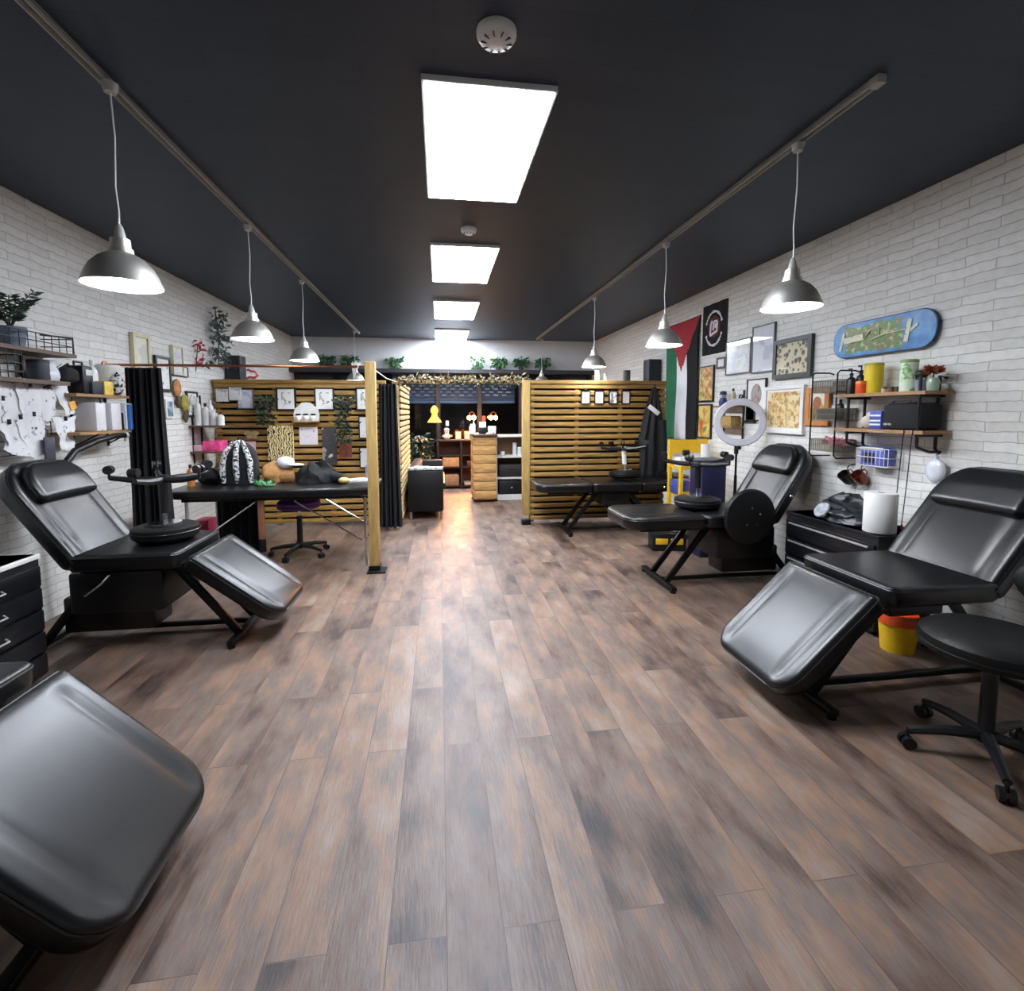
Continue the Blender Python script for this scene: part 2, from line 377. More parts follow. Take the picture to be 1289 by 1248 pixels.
for i, (x, y, sd, nth) in enumerate(LS):
    lab = 'brushed nickel dome pendant lamp on the %s track, %s from the camera' % (sd, nth) if nth in ('second', 'third') else 'brushed nickel dome pendant lamp on the %s track, %s the camera' % (sd, 'nearest' if nth == 'nearest' else 'farthest from')
    loc = (x, y, 1.95)
    if lamp is None:
        lamp = thing('pendant_lamp', lab, 'pendant lamp', loc, 0, 'pendant lamps on the tracks')
        b = B().cyl((0, 0, .81), (0, 0, .775), .032, .022); b.build('track_adapter', trackwhite, lamp)
        B().tube([(0, 0, .78), (.006, 0, .6), (-.004, 0, .4), (.003, 0, .3), (0, 0, .225)], .0035, 6).build('cord', whiteplastic, lamp)
        B().lathe([(.006, .25), (.014, .235), (.022, .2), (.022, .185)], n=20).build('cord_grip', trackwhite, lamp)
        P = [(.022, .19), (.036, .187), (.038, .15), (.045, .147), (.047, .128), (.058, .122), (.085, .104), (.112, .074), (.130, .04), (.138, .016), (.146, 0), (.147, -.004)]
        Q = [(r - .003, z - .002) for r, z in reversed(P)]
        B().lathe(P + [(.144, -.004)], n=40).build('shade', nickel, lamp)
        B().lathe(Q, n=40).build('shade_lining', inner_white, lamp)
        B().lathe([(0, .13), (.018, .128), (.02, .095), (.038, .072), (.048, .05), (.046, .028), (.03, .012), (0, .006)], n=20).build('bulb', EM_BULB, lamp)
    else: dup_as(lamp, lab, loc)
# (the last two hang at the far end of their tracks)

# ------------------------------------------------------------------ reclining tattoo chairs
def pad(L, W, T, r0, r1, groove=0.0, crown=.012, edge=.03, taper0=1.0):
    """upholstered pad: local +X along its length, top at z=T"""
    ss = []
    n = 30
    for i in range(n + 1):
        a = i / n; ss.append(L * (.5 - .5 * math.cos(PI * a)) if i not in (0, n) else (0 if i == 0 else L))
    vs = [math.sin(PI / 2 * (-1 + 2 * j / 32)) for j in range(33)]
    def hw(x):
        w = W / 2 * (taper0 + (1 - taper0) * min(1, x / (L * .5)))
        if x < r0: w -= r0 - math.sqrt(max(0, r0 * r0 - (r0 - x) ** 2))
        if L - x < r1: w -= r1 - math.sqrt(max(0, r1 * r1 - (r1 - L + x) ** 2))
        return max(w, .004)
    top = []
    for x in ss:
        h = hw(x); row = []
        for v in vs:
            d = min((1 - abs(v)) * h, x, L - x); z = T - edge * .75
            k = min(1, d / edge); z += edge * .75 * math.sqrt(max(0, 1 - (1 - k) ** 2))
            z += crown * (1 - v * v) * min(1, min(x, L - x) / .12)
            if groove:
                q = abs(v * h) - W * .34
                z -= groove * math.exp(-(q / .014) ** 2) * min(1, max(0, (min(x, L - x) - .03) / .06))
            row.append((x, v * h, z))
        top.append(row)
    b = B(); b.grid(top)
    loop = [r[0] for r in top] + top[-1][1:-1] + [r[-1] for r in reversed(top)] + list(reversed(top[0][1:-1]))
    low = []
    cx = L / 2
    for z, s in ((None, 1), (T * .45, 1.0), (.012, .995), (0, .97)):
        low.append([b._v((cx + (p[0] - cx) * s, p[1] * s, p[2] if z is None else z)) for p in loop])
    b.skin(low, False, True)
    bmesh.ops.remove_doubles(b.bm, verts=b.bm.verts, dist=.0006)
    return b, [(p[0], p[1] * 1.002, T - edge * .8) for p in loop]
def seg_matrix(x, z, ang, sgn):
    """frame hinged at (x,z): local X points away and up by ang (sgn -1: towards the head)"""
    c, s = math.cos(ang), math.sin(ang)
    X = Vector((sgn * c, 0, s)); Z = Vector((-sgn * s, 0, c)); Y = Z.cross(X)
    return Matrix(((X.x, Y.x, Z.x, x), (X.y, Y.y, Z.y, 0), (X.z, Y.z, Z.z, z), (0, 0, 0, 1)))
def tattoo_chair(label, loc, rz, back, leg, group='reclining tattoo chairs', side_pad=False, backlen=.69, big=False, low=False):
    t = thing('tattoo_chair', label, 'reclining chair', loc, rz, group)
    def add_pad(name, M, *a, parent=None, **k):
        b, rim = pad(*a, **k); bmesh.ops.transform(b.bm, matrix=M, verts=b.bm.verts)
        o = b.build(name, leather, parent or t, ang=60)
        c = B(); c.T = M; c.tube(rim, .0045, 6, True); c.build('piping', piping_m, o)
        return o
    T = .095
    add_pad('seat', Matrix.Translation((-.29, 0, .505)), .575, .58, T, .03, .04, crown=.004, edge=.022)
    Mb = seg_matrix(-.30, .505, R(back), -1)
    add_pad('backrest', Mb, backlen, .58, T, .03, .21, groove=.010, crown=.004)
    pb, rim = pad(.25, .46, .06, .04, .16, crown=.012, edge=.035); Mp = Mb @ Matrix.Translation((backlen - .29, 0, T - .006))
    bmesh.ops.transform(pb.bm, matrix=Mp, verts=pb.bm.verts); pb.build('head_pillow', leather, t, ang=60)
    Ml = seg_matrix(.30, .505, R(-leg), 1)
    add_pad('leg_rest', Ml, .63, .575, T, .025, .13, groove=.012, crown=.004)
    f = B()
    for s in (-1, 1):
        f.bar((-.27, s * .2, .49), (.27, s * .2, .49), .03)
        p, q = Mb @ Vector((.02, s * .2, -.014)), Mb @ Vector((backlen - .12, s * .2, -.014)); f.bar(p, q, .028)
        p, q = Ml @ Vector((.02, s * .2, -.014)), Ml @ Vector((.5, s * .2, -.014)); f.bar(p, q, .028)
    f.bar((-.27, -.2, .49), (-.27, .2, .49), .03); f.bar((.27, -.2, .49), (.27, .2, .49), .03)
    f.build('support_frame', blackmetal, t)
    for s in (-1, 1):
        for k in (-1, 1):
            l = B().bar((s * .2, k * .13, .48), (s * .54, k * .13, .04), .028, .045, .003); l.build('leg', blackmetal, t)
    for s in (-1, 1):
        g = B().bar((s * .55, -.29, .032), (s * .55, .29, .032), .045, .03, .004)
        for k in (-1, 1): g.cyl((s * .55, k * .27, .018), (s * .55, k * .27, 0), .022, n=12)
        g.build('foot_bar', blackmetal, t)
    B().bar((-.54, .05, .04), (.54, .05, .04), .03, .03, .003).build('base_rail', blackmetal, t)
    x = B().box((-.02, 0, .40), (.34, .30, .15), .01); x.cyl((.1, 0, .36), (-.18, 0, .12), .03); x.box((-.2, 0, .12), (.12, .14, .1), .01)
    if low: x = B().box((0, 0, .44), (.3, .3, .08), .01)
    if big: x.box((-.08, 0, .36), (.5, .46, .25), .02); x.box((-.2, 0, .19), (.5, .22, .22), .02)
    x.build('lift_mechanism', blackplastic, t)
    y = B().tube([(-.1, -.24, .47), (-.14, -.26, .42), (-.22, -.27, .36)], .006, 6); y.cyl((-.02, -.2, .45), (.14, -.22, .28), .009); y.build('release_lever', chrome, t)
    k = B(); kp = Mb @ Vector((.25, -.3 if back else -.3, .04)); k.ball(kp, .016, 10, 6); k.build('knob', chrome, t)
    if side_pad:
        M = Matrix.Rotation(R(90), 3, 'X')
        B().lathe([(0, .028), (.15, .03), (.2, .022), (.215, 0), (.2, -.022), (.15, -.03), (0, -.03)], (-.02, .345, .60), 36, M).build('round_arm_pad', leather_matt, t)
        c = B()
        for a in range(5): c.cyl((-.02 + .07 * math.cos(a * 1.256 + .3), .372, .60 + .07 * math.sin(a * 1.256 + .3)), (-.02 + .07 * math.cos(a * 1.256 + .3), .378, .60 + .07 * math.sin(a * 1.256 + .3)), .008, n=10)
        c.build('bolt', chrome, t); B().bar((-.02, .31, .52), (-.02, .25, .49), .03).build('arm_bracket', blackmetal, t)
    return t
tattoo_chair('black vinyl reclining chair by the left wall, upside-down stool standing on its seat', (-1.80, 3.32, 0), 0, 56, 38, big=True)
tattoo_chair('black vinyl reclining chair at the very left front, only its leg rest in view', (-1.60, 1.47, 0), 0, 50, 44)
tattoo_chair('black vinyl reclining chair in the right foreground beside the yellow waste bin', (2.31, 2.19, 0), PI, 52, 43, low=True)
tattoo_chair('black vinyl reclining chair with raised back and round pad beside the ring light', (2.33, 3.78, 0), PI, 58, 0, side_pad=True, big=True)
tattoo_chair('black vinyl treatment chair laid fully flat along the right slatted screen', (2.0, 5.60, 0), PI, 0, 0)
# the round pad stands on the aisle side of the raised chair
def stool(label, loc, rz, inverted, tilt=0, back=False, seat_r=.185, seat_m=None, h=.46, lift=None, group='rolling stools'):
    t = thing('rolling_stool', label, 'stool', loc, rz, group); G = B
    M = Matrix()
    if inverted: M = Matrix.Rotation(R(tilt), 4, 'Y') @ Matrix.Translation((0, 0, h + .045)) @ Matrix.Rotation(PI, 4, 'X')
    def nb(): b = B(); b.T = M; return b
    sr = seat_r
    s = nb().lathe([(0, h - .045), (sr - .03, h - .045), (sr - .004, h - .035), (sr, h - .01), (sr - .004, h + .02), (sr - .03, h + .04), (sr * .5, h + .0445), (0, h + .045)], n=40); so = s.build('seat', seat_m or leather_matt, t)
    nb().tube([((sr + .001) * math.cos(2 * PI * i / 40), (sr + .001) * math.sin(2 * PI * i / 40), h - .012) for i in range(40)], .004, 6, True).build('piping', piping_m, so)
    nb().cyl((0, 0, h - .05), (0, 0, h - .14), .014).cyl((0, 0, h - .05), (0, 0, h - .062), .09).build('gas_lift', chrome, t)
    nb().cyl((0, 0, h - .12), (0, 0, .07), .026, .028).build('column', blackplastic if not lift else lift, t)
    for k in range(5):
        a = 2 * PI * k / 5 + .2; ca, sa = math.cos(a), math.sin(a)
        ar = nb(); ar.tube([(0.02 * ca, .02 * sa, .10), (.15 * ca, .15 * sa, .095), (.27 * ca, .27 * sa, .075)], [.024, .02, .015], 8); ao = ar.build('base_arm', blackplastic, t)
        c = nb(); c.cyl((.27 * ca, .27 * sa, .08), (.27 * ca, .27 * sa, .04), .008, n=8)
        for q in (-1, 1): c.cyl((.27 * ca - sa * q * .006, .27 * sa + ca * q * .006, .026), (.27 * ca - sa * q * .024, .27 * sa + ca * q * .024, .026), .026, n=16)
        c.build('caster', blackplastic, ao)
    if back:
        p = nb(); p.tube([(.1, 0, h - .055), (.29, 0, h - .05), (.33, 0, h + .05), (.32, 0, h + .16)], .012, 8); p.build('back_bracket', blackmetal, t)
        q = nb(); q.ball((.31, 0, h + .2), (.035, .15, .1), 20, 12); q.build('backrest', leather_matt, t)
    return t
stool('black rolling stool turned upside down on the seat of the left reclining chair', (-1.72, 3.34, .612), 1.1, True, h=.43)
stool('black rolling stool upside down on the raised-back chair beside the ring light', (2.13, 3.82, .604), .4, True, h=.42)
stool('black rolling stool upside down on the flat chair before the slatted screen', (2.18, 5.58, .622), 2.0, True, tilt=4, h=.40, lift=whiteplastic)
stool('black rolling stool with backrest standing on the floor at the right front', (2.17, 1.60, 0), .05, False, back=True, seat_r=.235, h=.48)
stool('purple-seated rolling stool under the padded massage table', (-1.38, 5.03, 0), .5, False, seat_r=.2, h=.515, seat_m=mat('purple_velvet', (104, 54, 136), .7, var=.2))

# ------------------------------------------------------------------ slatted timber screens
def screen(name, label, loc, rz, L, wood, top=1.8, battens=3, posts=(), group='slatted timber screens', bottom=.02):
    t = thing(name, label, 'screen', loc, rz, group)
    b = B(); z = bottom + .03
    while z < top - .07:
        b.box((L / 2, -.012 + random.uniform(-.002, .002), z + .029), (L, .02, .054 + random.uniform(-.004, .003)), .003); z += .0785
    b.build('slats', wood, t)
    B().box((L / 2, .05, (bottom + top) / 2), (L, .008, top - bottom - .04)).build('gap_shade_board', mat('gap_shade_brown', (44, 33, 22), .8, var=.3), t, False)  # added dark board: its colour stands in for the shade between the slats
    for i in range(battens):
        x = .03 + (L - .06) * i / (battens - 1); B().box((x, .022, (bottom + top) / 2), (.05, .044, top - bottom - .02)).build('batten', wood, t, False)
    B().box((L / 2, 0, top - .022), (L, .075, .045), .004).build('top_rail', wood, t)
    for x, w in posts:
        p = B().box((x, 0, (top + .12) / 2), (w, .09, top - .12), .004).build('post', postwood, t)
        B().box((x, 0, .03), (w + .02, .11, .06), .004).build('post_shoe', blackmetal, p)
    return t
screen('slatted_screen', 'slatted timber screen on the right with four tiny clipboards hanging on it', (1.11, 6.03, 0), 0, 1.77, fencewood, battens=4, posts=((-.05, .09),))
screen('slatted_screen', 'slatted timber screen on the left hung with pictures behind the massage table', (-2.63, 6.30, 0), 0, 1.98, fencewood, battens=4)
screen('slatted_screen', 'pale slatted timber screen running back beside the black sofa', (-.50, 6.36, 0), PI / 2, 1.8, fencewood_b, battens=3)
t = thing('timber_post', 'tall pale timber post standing alone beside the massage table', 'post', (-.585, 4.43, 0))
B().box((0, 0, .945), (.085, .085, 1.79), .004).build('post', postwood, t)
b = B().box((0, 0, .03), (.1, .1, .04)); b.box((0.02, -.03, .006), (.16, .16, .012)); b.build('post_shoe', blackmetal, t, False)
b = B();
for k in range(5): b.tube([(-.05, -.02, 1.79), (-.08 - .02 * k, -.04 + .02 * k, 1.83), (-.11 - .01 * k, -.05 + .03 * k, 1.76 - .015 * k)], .005, 6)
b.build('cable_tie', whiteplastic, t)
t = thing('curtain_rail', 'thin copper curtain rail from the left wall to the timber post', 'curtain rail', (XL, 4.40, 1.79))
B().cyl((0, 0, 0), (2.02, 0, .005), .011).build('rail', copper, t)
B().cyl((.002, 0, 0), (.014, 0, 0), .03).build('bracket', copper, t)
solo(B().tube([(0, 0, 0), (.05, .75, -.045), (.085, 1.56, -.03)], .006, 6), 'curtain_wire', whiteplastic, 'thin wire from the timber post back to the slatted screen', 'wire', (-.585, 4.475, 1.80))
def curtain(label, loc, x0, x1, z0, z1, folds, amp, rz=0):
    b = B(); rows = []
    for i in range(15):
        a = i / 14; row = []
        for j in range(folds * 10 + 1):
            q = j / (folds * 10); ph = 2 * PI * folds * q
            k = amp * (.6 + .4 * a) * (1 + .3 * math.sin(q * 17 + 1))
            x = x0 + (x1 - x0) * q + .3 * k * math.sin(ph * 2 + a); x = x + (q - .5) * .06 * a
            row.append((x, k * math.sin(ph + .4 * a), z1 + (z0 - z1) * a))
        rows.append(row)
    b.grid(rows, .004, (0, 1, 0))
    return solo(b, 'curtain', blackcloth, label, 'curtain', loc, (0, 0, rz))
curtain('black curtain gathered on the copper rail beside the left wall', (0, 4.40, 0), -2.50, -2.23, .04, 1.77, 6, .05)
curtain('black curtain hanging at the end of the pale slatted screen', (0, 5.98, 0), -.70, -.50, .03, 1.74, 5, .06)
# crossbeam and dried garland over the opening
solo(B().box((0, 0, 0), (1.66, .05, .045)), 'crossbeam', fencewood, 'slim timber beam spanning the opening between the screens', 'beam', (.27, 6.12, 1.775), smooth=False)
t = thing('foliage_garland', 'dried beige and dark leaf garland along the beam over the opening', 'garland', (-.5, 6.10, 1.82))
for nm, m_, n_ in (('dried_foliage', dryleaf, 420), ('ivy_leaves', leafdark, 300)):
    b = B()
    for k in range(n_):
        p = (random.uniform(0, 1.6), random.uniform(-.04, .06), random.gauss(0, .022) - (.05 if nm == 'ivy_leaves' else 0)); b.leaf(p, (random.uniform(-1, 1), random.uniform(-1, .4), random.uniform(-1.1, .5)), random.uniform(.03, .07), .026)
    b.build(nm, m_, t, False)
def ivy(label, loc, r, h, hang, n, m_=None, pot=True, name='trailing_ivy', sc=.05, group=None):
    t = thing(name, label, 'plant', loc, 0, group)
    if pot: B().lathe([(0, 0), (.04, 0), (.05, .09), (.046, .09), (.038, .07), (0, .07)], n=18).build('pot', mat('dark_plant_pot', (60, 58, 56), .6), t)
    b = B(); z0 = .08 if pot else 0
    for k in range(n):
        a = random.uniform(0, 2 * PI); q = random.random() ** .6; zz = random.uniform(-hang, h)
        rr = r * q * (1 if zz > 0 else .65)
        p = (rr * math.cos(a), rr * math.sin(a) * .6 - (.05 if zz < 0 else 0), z0 + zz); b.leaf(p, (math.cos(a), math.sin(a) - .2, random.uniform(-1.2, .6)), sc * random.uniform(.7, 1.3), sc * .6)
    b.build('leaves', m_ or leafgreen, t, False)
    s = B()
    for k in range(5): s.tube([(0, 0, z0 * .8), (random.uniform(-r, r) * .5, random.uniform(-r, r) * .3, z0 + h * .5), (random.uniform(-r, r) * .7, random.uniform(-r, r) * .3, z0 + h * .8)], .004, 5)
    s.build('stems', leafdark, t)
    return t
LZ = 2.215
for u, lab, hg in ((412, 'green leafy plant on the fascia ledge, leftmost of the row above the left screen', .05), (440, 'green leafy plant on the fascia ledge just left of the timber post top', .05), (497, 'green trailing plant on the fascia ledge above the pale slatted screen', .12), (600, 'green trailing plant hanging over the middle of the garland', .18),
                   (628, 'round green plant on the fascia ledge, second right of the opening middle', .03), (656, 'small green plant above the end post of the right screen', .0), (684, 'green plant on the fascia ledge behind the farthest right pendant lamp', .03)):
    p = DP(u, 468, YB - .13); ivy(lab, (p.x, YB - .09, LZ - .0), .13, .16, hg, 130, group='plants along the fascia ledge', sc=.07)

# ------------------------------------------------------------------ framed pictures
white_mount = mat('white_picture_mount', (224, 224, 220), .7, var=.02)
def frame_on(plane, name, label, rect, fm, am, bw=.022, depth=.02, mount=0.0, group=None, glass=False, off=.004):
    """rect = (left,top,right,bottom) as seen; plane 'R','L' wall or a depth"""
    u0, v0, u1, v1 = rect; um, vm_ = (u0 + u1) / 2, (v0 + v1) / 2
    if plane == 'R': P = lambda u, v: WX(u, v, XR)
    elif plane == 'L': P = lambda u, v: WX(u, v, XL)
    else: P = lambda u, v: DP(u, v, plane)
    a, c = P(u0, vm_), P(u1, vm_); zt, zb = P(um, v0).z, P(um, v1).z
    h = zt - zb; mid = (a + c) / 2; w = (c - a).length
    if plane == 'R': loc = (XR - off, mid.y, zb); rz = -PI / 2
    elif plane == 'L': loc = (XL + off, mid.y, zb); rz = PI / 2
    else: loc = (mid.x, plane - off, zb); rz = 0
    t = thing(name, label, 'picture', loc, rz, group)
    # local: picture lies in XZ, faces -Y
    if bw:
        f = B()
        for s in (-1, 1): f.box((s * (w / 2 - bw / 2), -depth / 2, h / 2), (bw, depth, h)); f.box((0, -depth / 2, h / 2 + s * (h / 2 - bw / 2)), (w - 2 * bw, depth, bw))
        f.build('frame', fm, t, False)
    iw, ih = w - 2 * bw, h - 2 * bw; d = depth * .6 if bw else depth
    if mount: B().box((0, -d / 2, h / 2), (iw, d, ih)).build('mount', white_mount, t, False); B().box((0, -d - .001, h / 2), (iw - 2 * mount, .002, ih - 2 * mount)).build('print', am, t, False)
    else: B().box((0, -d / 2, h / 2), (iw, d, ih)).build('print', am, t, False)
    if glass: B().face([(-iw / 2, -depth * .85, h / 2 - ih / 2), (iw / 2, -depth * .85, h / 2 - ih / 2), (iw / 2, -depth * .85, h / 2 + ih / 2), (-iw / 2, -depth * .85, h / 2 + ih / 2)]).build('glass', glassp, t, False)
    t['dims'] = (w, h)
    return t, w, h
blackf = mat('black_picture_frame', (20, 20, 22), .4); whitef = mat('white_picture_frame', (222, 222, 220), .45, var=.03)
greenf = mat('dark_green_picture_frame', (40, 50, 46), .4); orangef = mat('orange_pine_frame', (190, 122, 62), .5, var=.2, scale=10, stretch=(6, 6, 1)); greyf = mat('thin_grey_frame', (92, 94, 98), .4); creamf = mat('cream_picture_frame', (206, 198, 164), .5)
a_pale = art('pale_sketch_print', (214, 216, 216), [(190, 196, 204), (200, 200, 190)], 9, .52)
a_dense = art('dense_flash_sheet', (206, 196, 166), [(70, 66, 56), (110, 102, 84)], 17, .3, 'spot', soft=.12)
a_gold = art('ornate_gold_print', (222, 206, 156), [(208, 168, 80), (160, 140, 90), (170, 110, 70)], 17, .5, soft=.16)
a_tiger = art('orange_figure_print', (214, 190, 120), [(198, 112, 50), (120, 130, 70), (170, 80, 50)], 11, .5, soft=.14)
a_port = art('grey_portrait_print', (150, 144, 138), [(80, 78, 76), (190, 120, 100)], 20, .55)
a_ink = art('black_ink_print', (224, 224, 220), [(60, 60, 62)], 34, .6)
a_ink2 = art('grey_ink_print', (220, 220, 216), [(168, 170, 166), (120, 122, 118)], 15, .55)
a_cream = art('cream_scroll_print', (224, 206, 150), [(50, 46, 34)], 11, .62, 'wave')
a_dark = art('dark_board_print', (60, 60, 62), [(150, 150, 146), (210, 208, 200)], 9, .62)
a_sten = [art('stencil_sheet_' + c, (212, 213, 215), [(52, 54, 62), (150, 152, 158)], sc, ct) for c, sc, ct in (('fine', 26, .63), ('bold', 13, .62), ('loose', 18, .64))]
frame_on('R', 'picture_frame', 'pale picture under glass just right of the black banner', (916, 428, 947, 471), greyf, a_pale, .012, glass=True)
frame_on('R', 'picture_frame', 'tall pale picture under glass, second right of the black banner', (949, 409, 977, 469), greyf, art('tall_pale_print', (206, 208, 214), [(180, 184, 196)], 6, .5), .012, glass=True)
frame_on('R', 'picture_frame', 'dark green framed flash sheet left of the skateboard', (977, 425, 1025, 476), greenf, a_dense, .04, depth=.03, glass=True)
frame_on('R', 'picture_frame', 'white framed gold ornamental print above the raised-back chair', (965, 486, 1015, 546), whitef, a_gold, .03, depth=.03, mount=.022)
t, w, h = frame_on('R', 'picture_frame', 'orange pine framed portrait behind the wire basket tower', (1017, 488, 1047, 536), orangef, mat('cream_print_paper', (214, 206, 190), .7), .045, depth=.025)
b = B().ball((0, -.02, h * .58), (.045, .006, .055)); b.build('printed_head', mat('tan_print_ink', (150, 96, 62), .7), t); b = B().ball((0, -.018, h * .34), (.085, .006, .09)); b.build('printed_torso', mat('ochre_print_ink', (186, 138, 50), .7), t)
frame_on('R', 'picture_frame', 'small black frame below the black banner', (904, 450, 915, 464), blackf, paper, .02)
t, w, h = frame_on('R', 'picture_frame', 'black framed oval portrait behind the top of the ring light', (942, 477, 966, 530), blackf, paper, .012)
b = B().ball((0, -.014, h * .62), (w * .28, .004, h * .26)); b.build('printed_oval', a_port, t)
frame_on('R', 'picture_frame', 'upper yellow figure print right of the flag', (881, 461, 900, 506), blackf, a_tiger, .015)
frame_on('R', 'picture_frame', 'lower yellow figure print right of the flag', (880, 509, 897, 552), blackf, art('red_figure_print', (220, 196, 110), [(186, 84, 44), (120, 130, 70)], 9, .5, soft=.14), .015)
frame_on('R', 'picture_frame', 'dark framed small picture seen through the ring light', (938, 508, 953, 532), blackf, a_pale, .02)
LW = 'L'
frame_on(LW, 'picture_frame', 'cream framed picture above the gathered curtain', (163, 421, 184, 470), creamf, art('cream_faint_print', (214, 212, 196), [(196, 196, 186)], 8, .52), .03, depth=.035)
frame_on(LW, 'picture_frame', 'tall black framed drawing just right of the gathered curtain', (193, 449, 212, 493), blackf, a_ink, .025, depth=.025, mount=.03)
frame_on(LW, 'picture_frame', 'cream backed picture above the copper rail', (214, 436, 227, 472), creamf, a_pale, .015, depth=.03)
frame_on(LW, 'picture_frame', 'small picture with dark lower edge below the copper rail', (215, 461, 234, 474), blackf, art('red_doodle_print', (220, 220, 218), [(180, 60, 60), (60, 80, 60)], 18, .64), .008)
frame_on(LW, 'picture_frame', 'red edged picture beside the gathered curtain', (195, 499, 203, 536), mat('dark_red_frame', (110, 42, 40), .5), mat('dark_red_print', (120, 50, 46), .6, var=.3), .015)
frame_on(LW, 'picture_frame', 'white framed narrow print right of the red edged picture', (206, 503, 216, 527), whitef, art('blue_print', (160, 176, 186), [(90, 110, 124)], 12, .5), .02)
frame_on(LW, 'picture_frame', 'black framed print on the left wall beside the white bottle shelf', (233, 493, 247, 525), blackf, a_ink2, .02, mount=.03)
def on_wall(plane, u, v):
    return WX(u, v, XR if plane == 'R' else XL)
for u, v, c, lab in ((219, 492, (176, 120, 70), 'orange wall ornament above, left of the pair of hanging ornaments'), (229, 511, (150, 140, 60), 'yellow-green wall ornament, lower right of the pair of hanging ornaments')):
    p = on_wall('L', u, v); t = thing('wall_ornament', lab, 'ornament', (XL, p.y, p.z), 0, 'hanging wall ornaments')
    m_ = mat('ornament_%d' % u, c, .6, var=.3, scale=30); B().ball((.03, 0, .03), (.025, .07, .09), 14, 10).build('head', m_, t); B().lathe([(.012, 0), (.02, -.05), (.03, -.09), (.012, -.14), (.0, -.15)], (.03, 0, -.03), 10).build('tail', mat('brown_ornament', (90, 70, 50), .6), t)
p = on_wall('L', 245, 449); t = thing('flower_sprig', 'small red flower sprig on the left wall above the copper rail', 'flower', (XL + .004, p.y, p.z))
b = B()
for k in range(26): b.leaf((random.uniform(0, .05), random.uniform(-.09, .09), random.uniform(-.1, .16)), (random.uniform(0, 1), random.uniform(-1, 1), random.uniform(-.5, 1)), .06, .035)
b.build('petals', mat('dusty_red_petals', (176, 70, 84), .7), t, False); B().tube([(0, 0, -.16), (.015, .01, 0), (.02, .03, .14)], .005, 6).build('stem', leafdark, t)
p0, p1 = on_wall('L', 265, 396), on_wall('L', 268, 458)
t = thing('hanging_plant', 'grey-green hanging plant high on the left wall', 'plant', (XL + .05, p0.y, p0.z))
b = B()
for k in range(180):
    z = random.uniform(-.62, .05); b.leaf((random.uniform(-.03, .1), random.gauss(0, .1) * (1 + .3 * math.sin(z * 20)), z), (random.uniform(-.2, 1), random.uniform(-1, 1), random.uniform(-1, .3)), .08, .04)
b.build('leaves', mat('grey_green_leaves', (98, 108, 104), .6, var=.3, scale=30), t, False); B().tube([(0, 0, .08), (.02, .02, -.2), (.02, -.02, -.6)], .006, 6).build('stem', leafdark, t)

# pictures and ornaments on the left slatted screen
YS = 6.272
def on_screen(name, label, rect, *a, **k): return frame_on(YS, name, label, rect, *a, off=0.0, **k)
on_screen('picture_frame', 'thin dark framed pale lilac print, leftmost on the left screen', (299, 490, 320, 515), greyf, art('lilac_print', (206, 206, 216), [(176, 176, 196)], 14, .55), .012)
on_screen('picture_frame', 'black framed grey portrait, left of the pair on the left screen', (348, 488, 373, 517), blackf, a_ink2, .018, mount=.04, group='pair of black framed portraits')
on_screen('picture_frame', 'black framed grey portrait, right of the pair on the left screen', (396, 488, 421, 517), blackf, a_ink2, .018, mount=.04, group='pair of black framed portraits')
on_screen('picture_frame', 'black framed print half hidden behind the top of the timber post', (448, 488, 474, 517), blackf, a_ink2, .018, mount=.04)
on_screen('picture_frame', 'black and white print behind the timber post, upper of the two unframed ones', (452, 524, 475, 552), blackf, a_ink, .01)
on_screen('picture_frame', 'black and white print behind the timber post, lower of the two unframed ones', (453, 563, 475, 589), blackf, a_ink, .01)
on_screen('canvas_print', 'cream canvas of dark scroll ornament on the left screen', (338, 536, 370, 579), creamf, a_cream, 0, depth=.03)
on_screen('paper_print', 'pale paper print with a purple row in the middle of the left screen', (377, 538, 400, 560), paper, art('purple_row_print', (222, 216, 220), [(150, 132, 170)], 26, .62), 0, depth=.006)
on_screen('skate_deck', 'dark grey skate deck hanging upright on the left screen', (406, 538, 424, 585), blackf, a_dark, 0, depth=.02)
on_screen('paper_print', 'red and brown print right of the hanging skate deck', (427, 556, 443, 576), paper, art('red_brown_print', (112, 60, 44), [(150, 44, 44), (70, 60, 40)], 14, .52), 0, depth=.006)
on_screen('paper_card', 'small pink card on the left screen above the backpack', (307, 556, 322, 567), paper, mat('pink_card', (214, 178, 184), .7), 0, depth=.004)
p0, p1 = DP(371, 531, YS), DP(403, 531, YS)
t = thing('display_shelf', 'tiny wooden display shelf on the left screen', 'shelf', ((p0.x + p1.x) / 2, YS, p0.z)); B().box((0, -.05, 0), (p1.x - p0.x, .1, .015)).build('board', shelfwood, t, False); B().box((0, -.006, -.02), (.06, .012, .035)).build('bracket', shelfwood, t, False)
c0 = DP(387, 518, YS); t = thing('plaque', 'white scalloped plaque standing on the tiny display shelf', 'plaque', ((p0.x + p1.x) / 2, YS - .02, p0.z + .008))
out = [(-.14, 0), (.14, 0), (.15, .08), (.13, .15), (.08, .19), (.05, .22), (0, .225), (-.05, .22), (-.08, .19), (-.13, .15), (-.15, .08)]
b = B(); b.T = Matrix.Rotation(PI / 2, 4, 'X'); b.prism(out, 0, .015); b.build('board', whitepaint, t, False)
for k in range(3):
    x = -.085 + .085 * k
    s = B().ball((x, -.045, .04), (.033, .024, .036), 14, 10); s.box((x, -.045, .012), (.036, .03, .024), .006); so = s.build('skull', mat('white_plaster', (232, 230, 226), .6), t)
    e = B(); e.ball((x, -.055, .078), (.036, .02, .012), 10, 6); e.build('dark_cap', blackplastic, so)
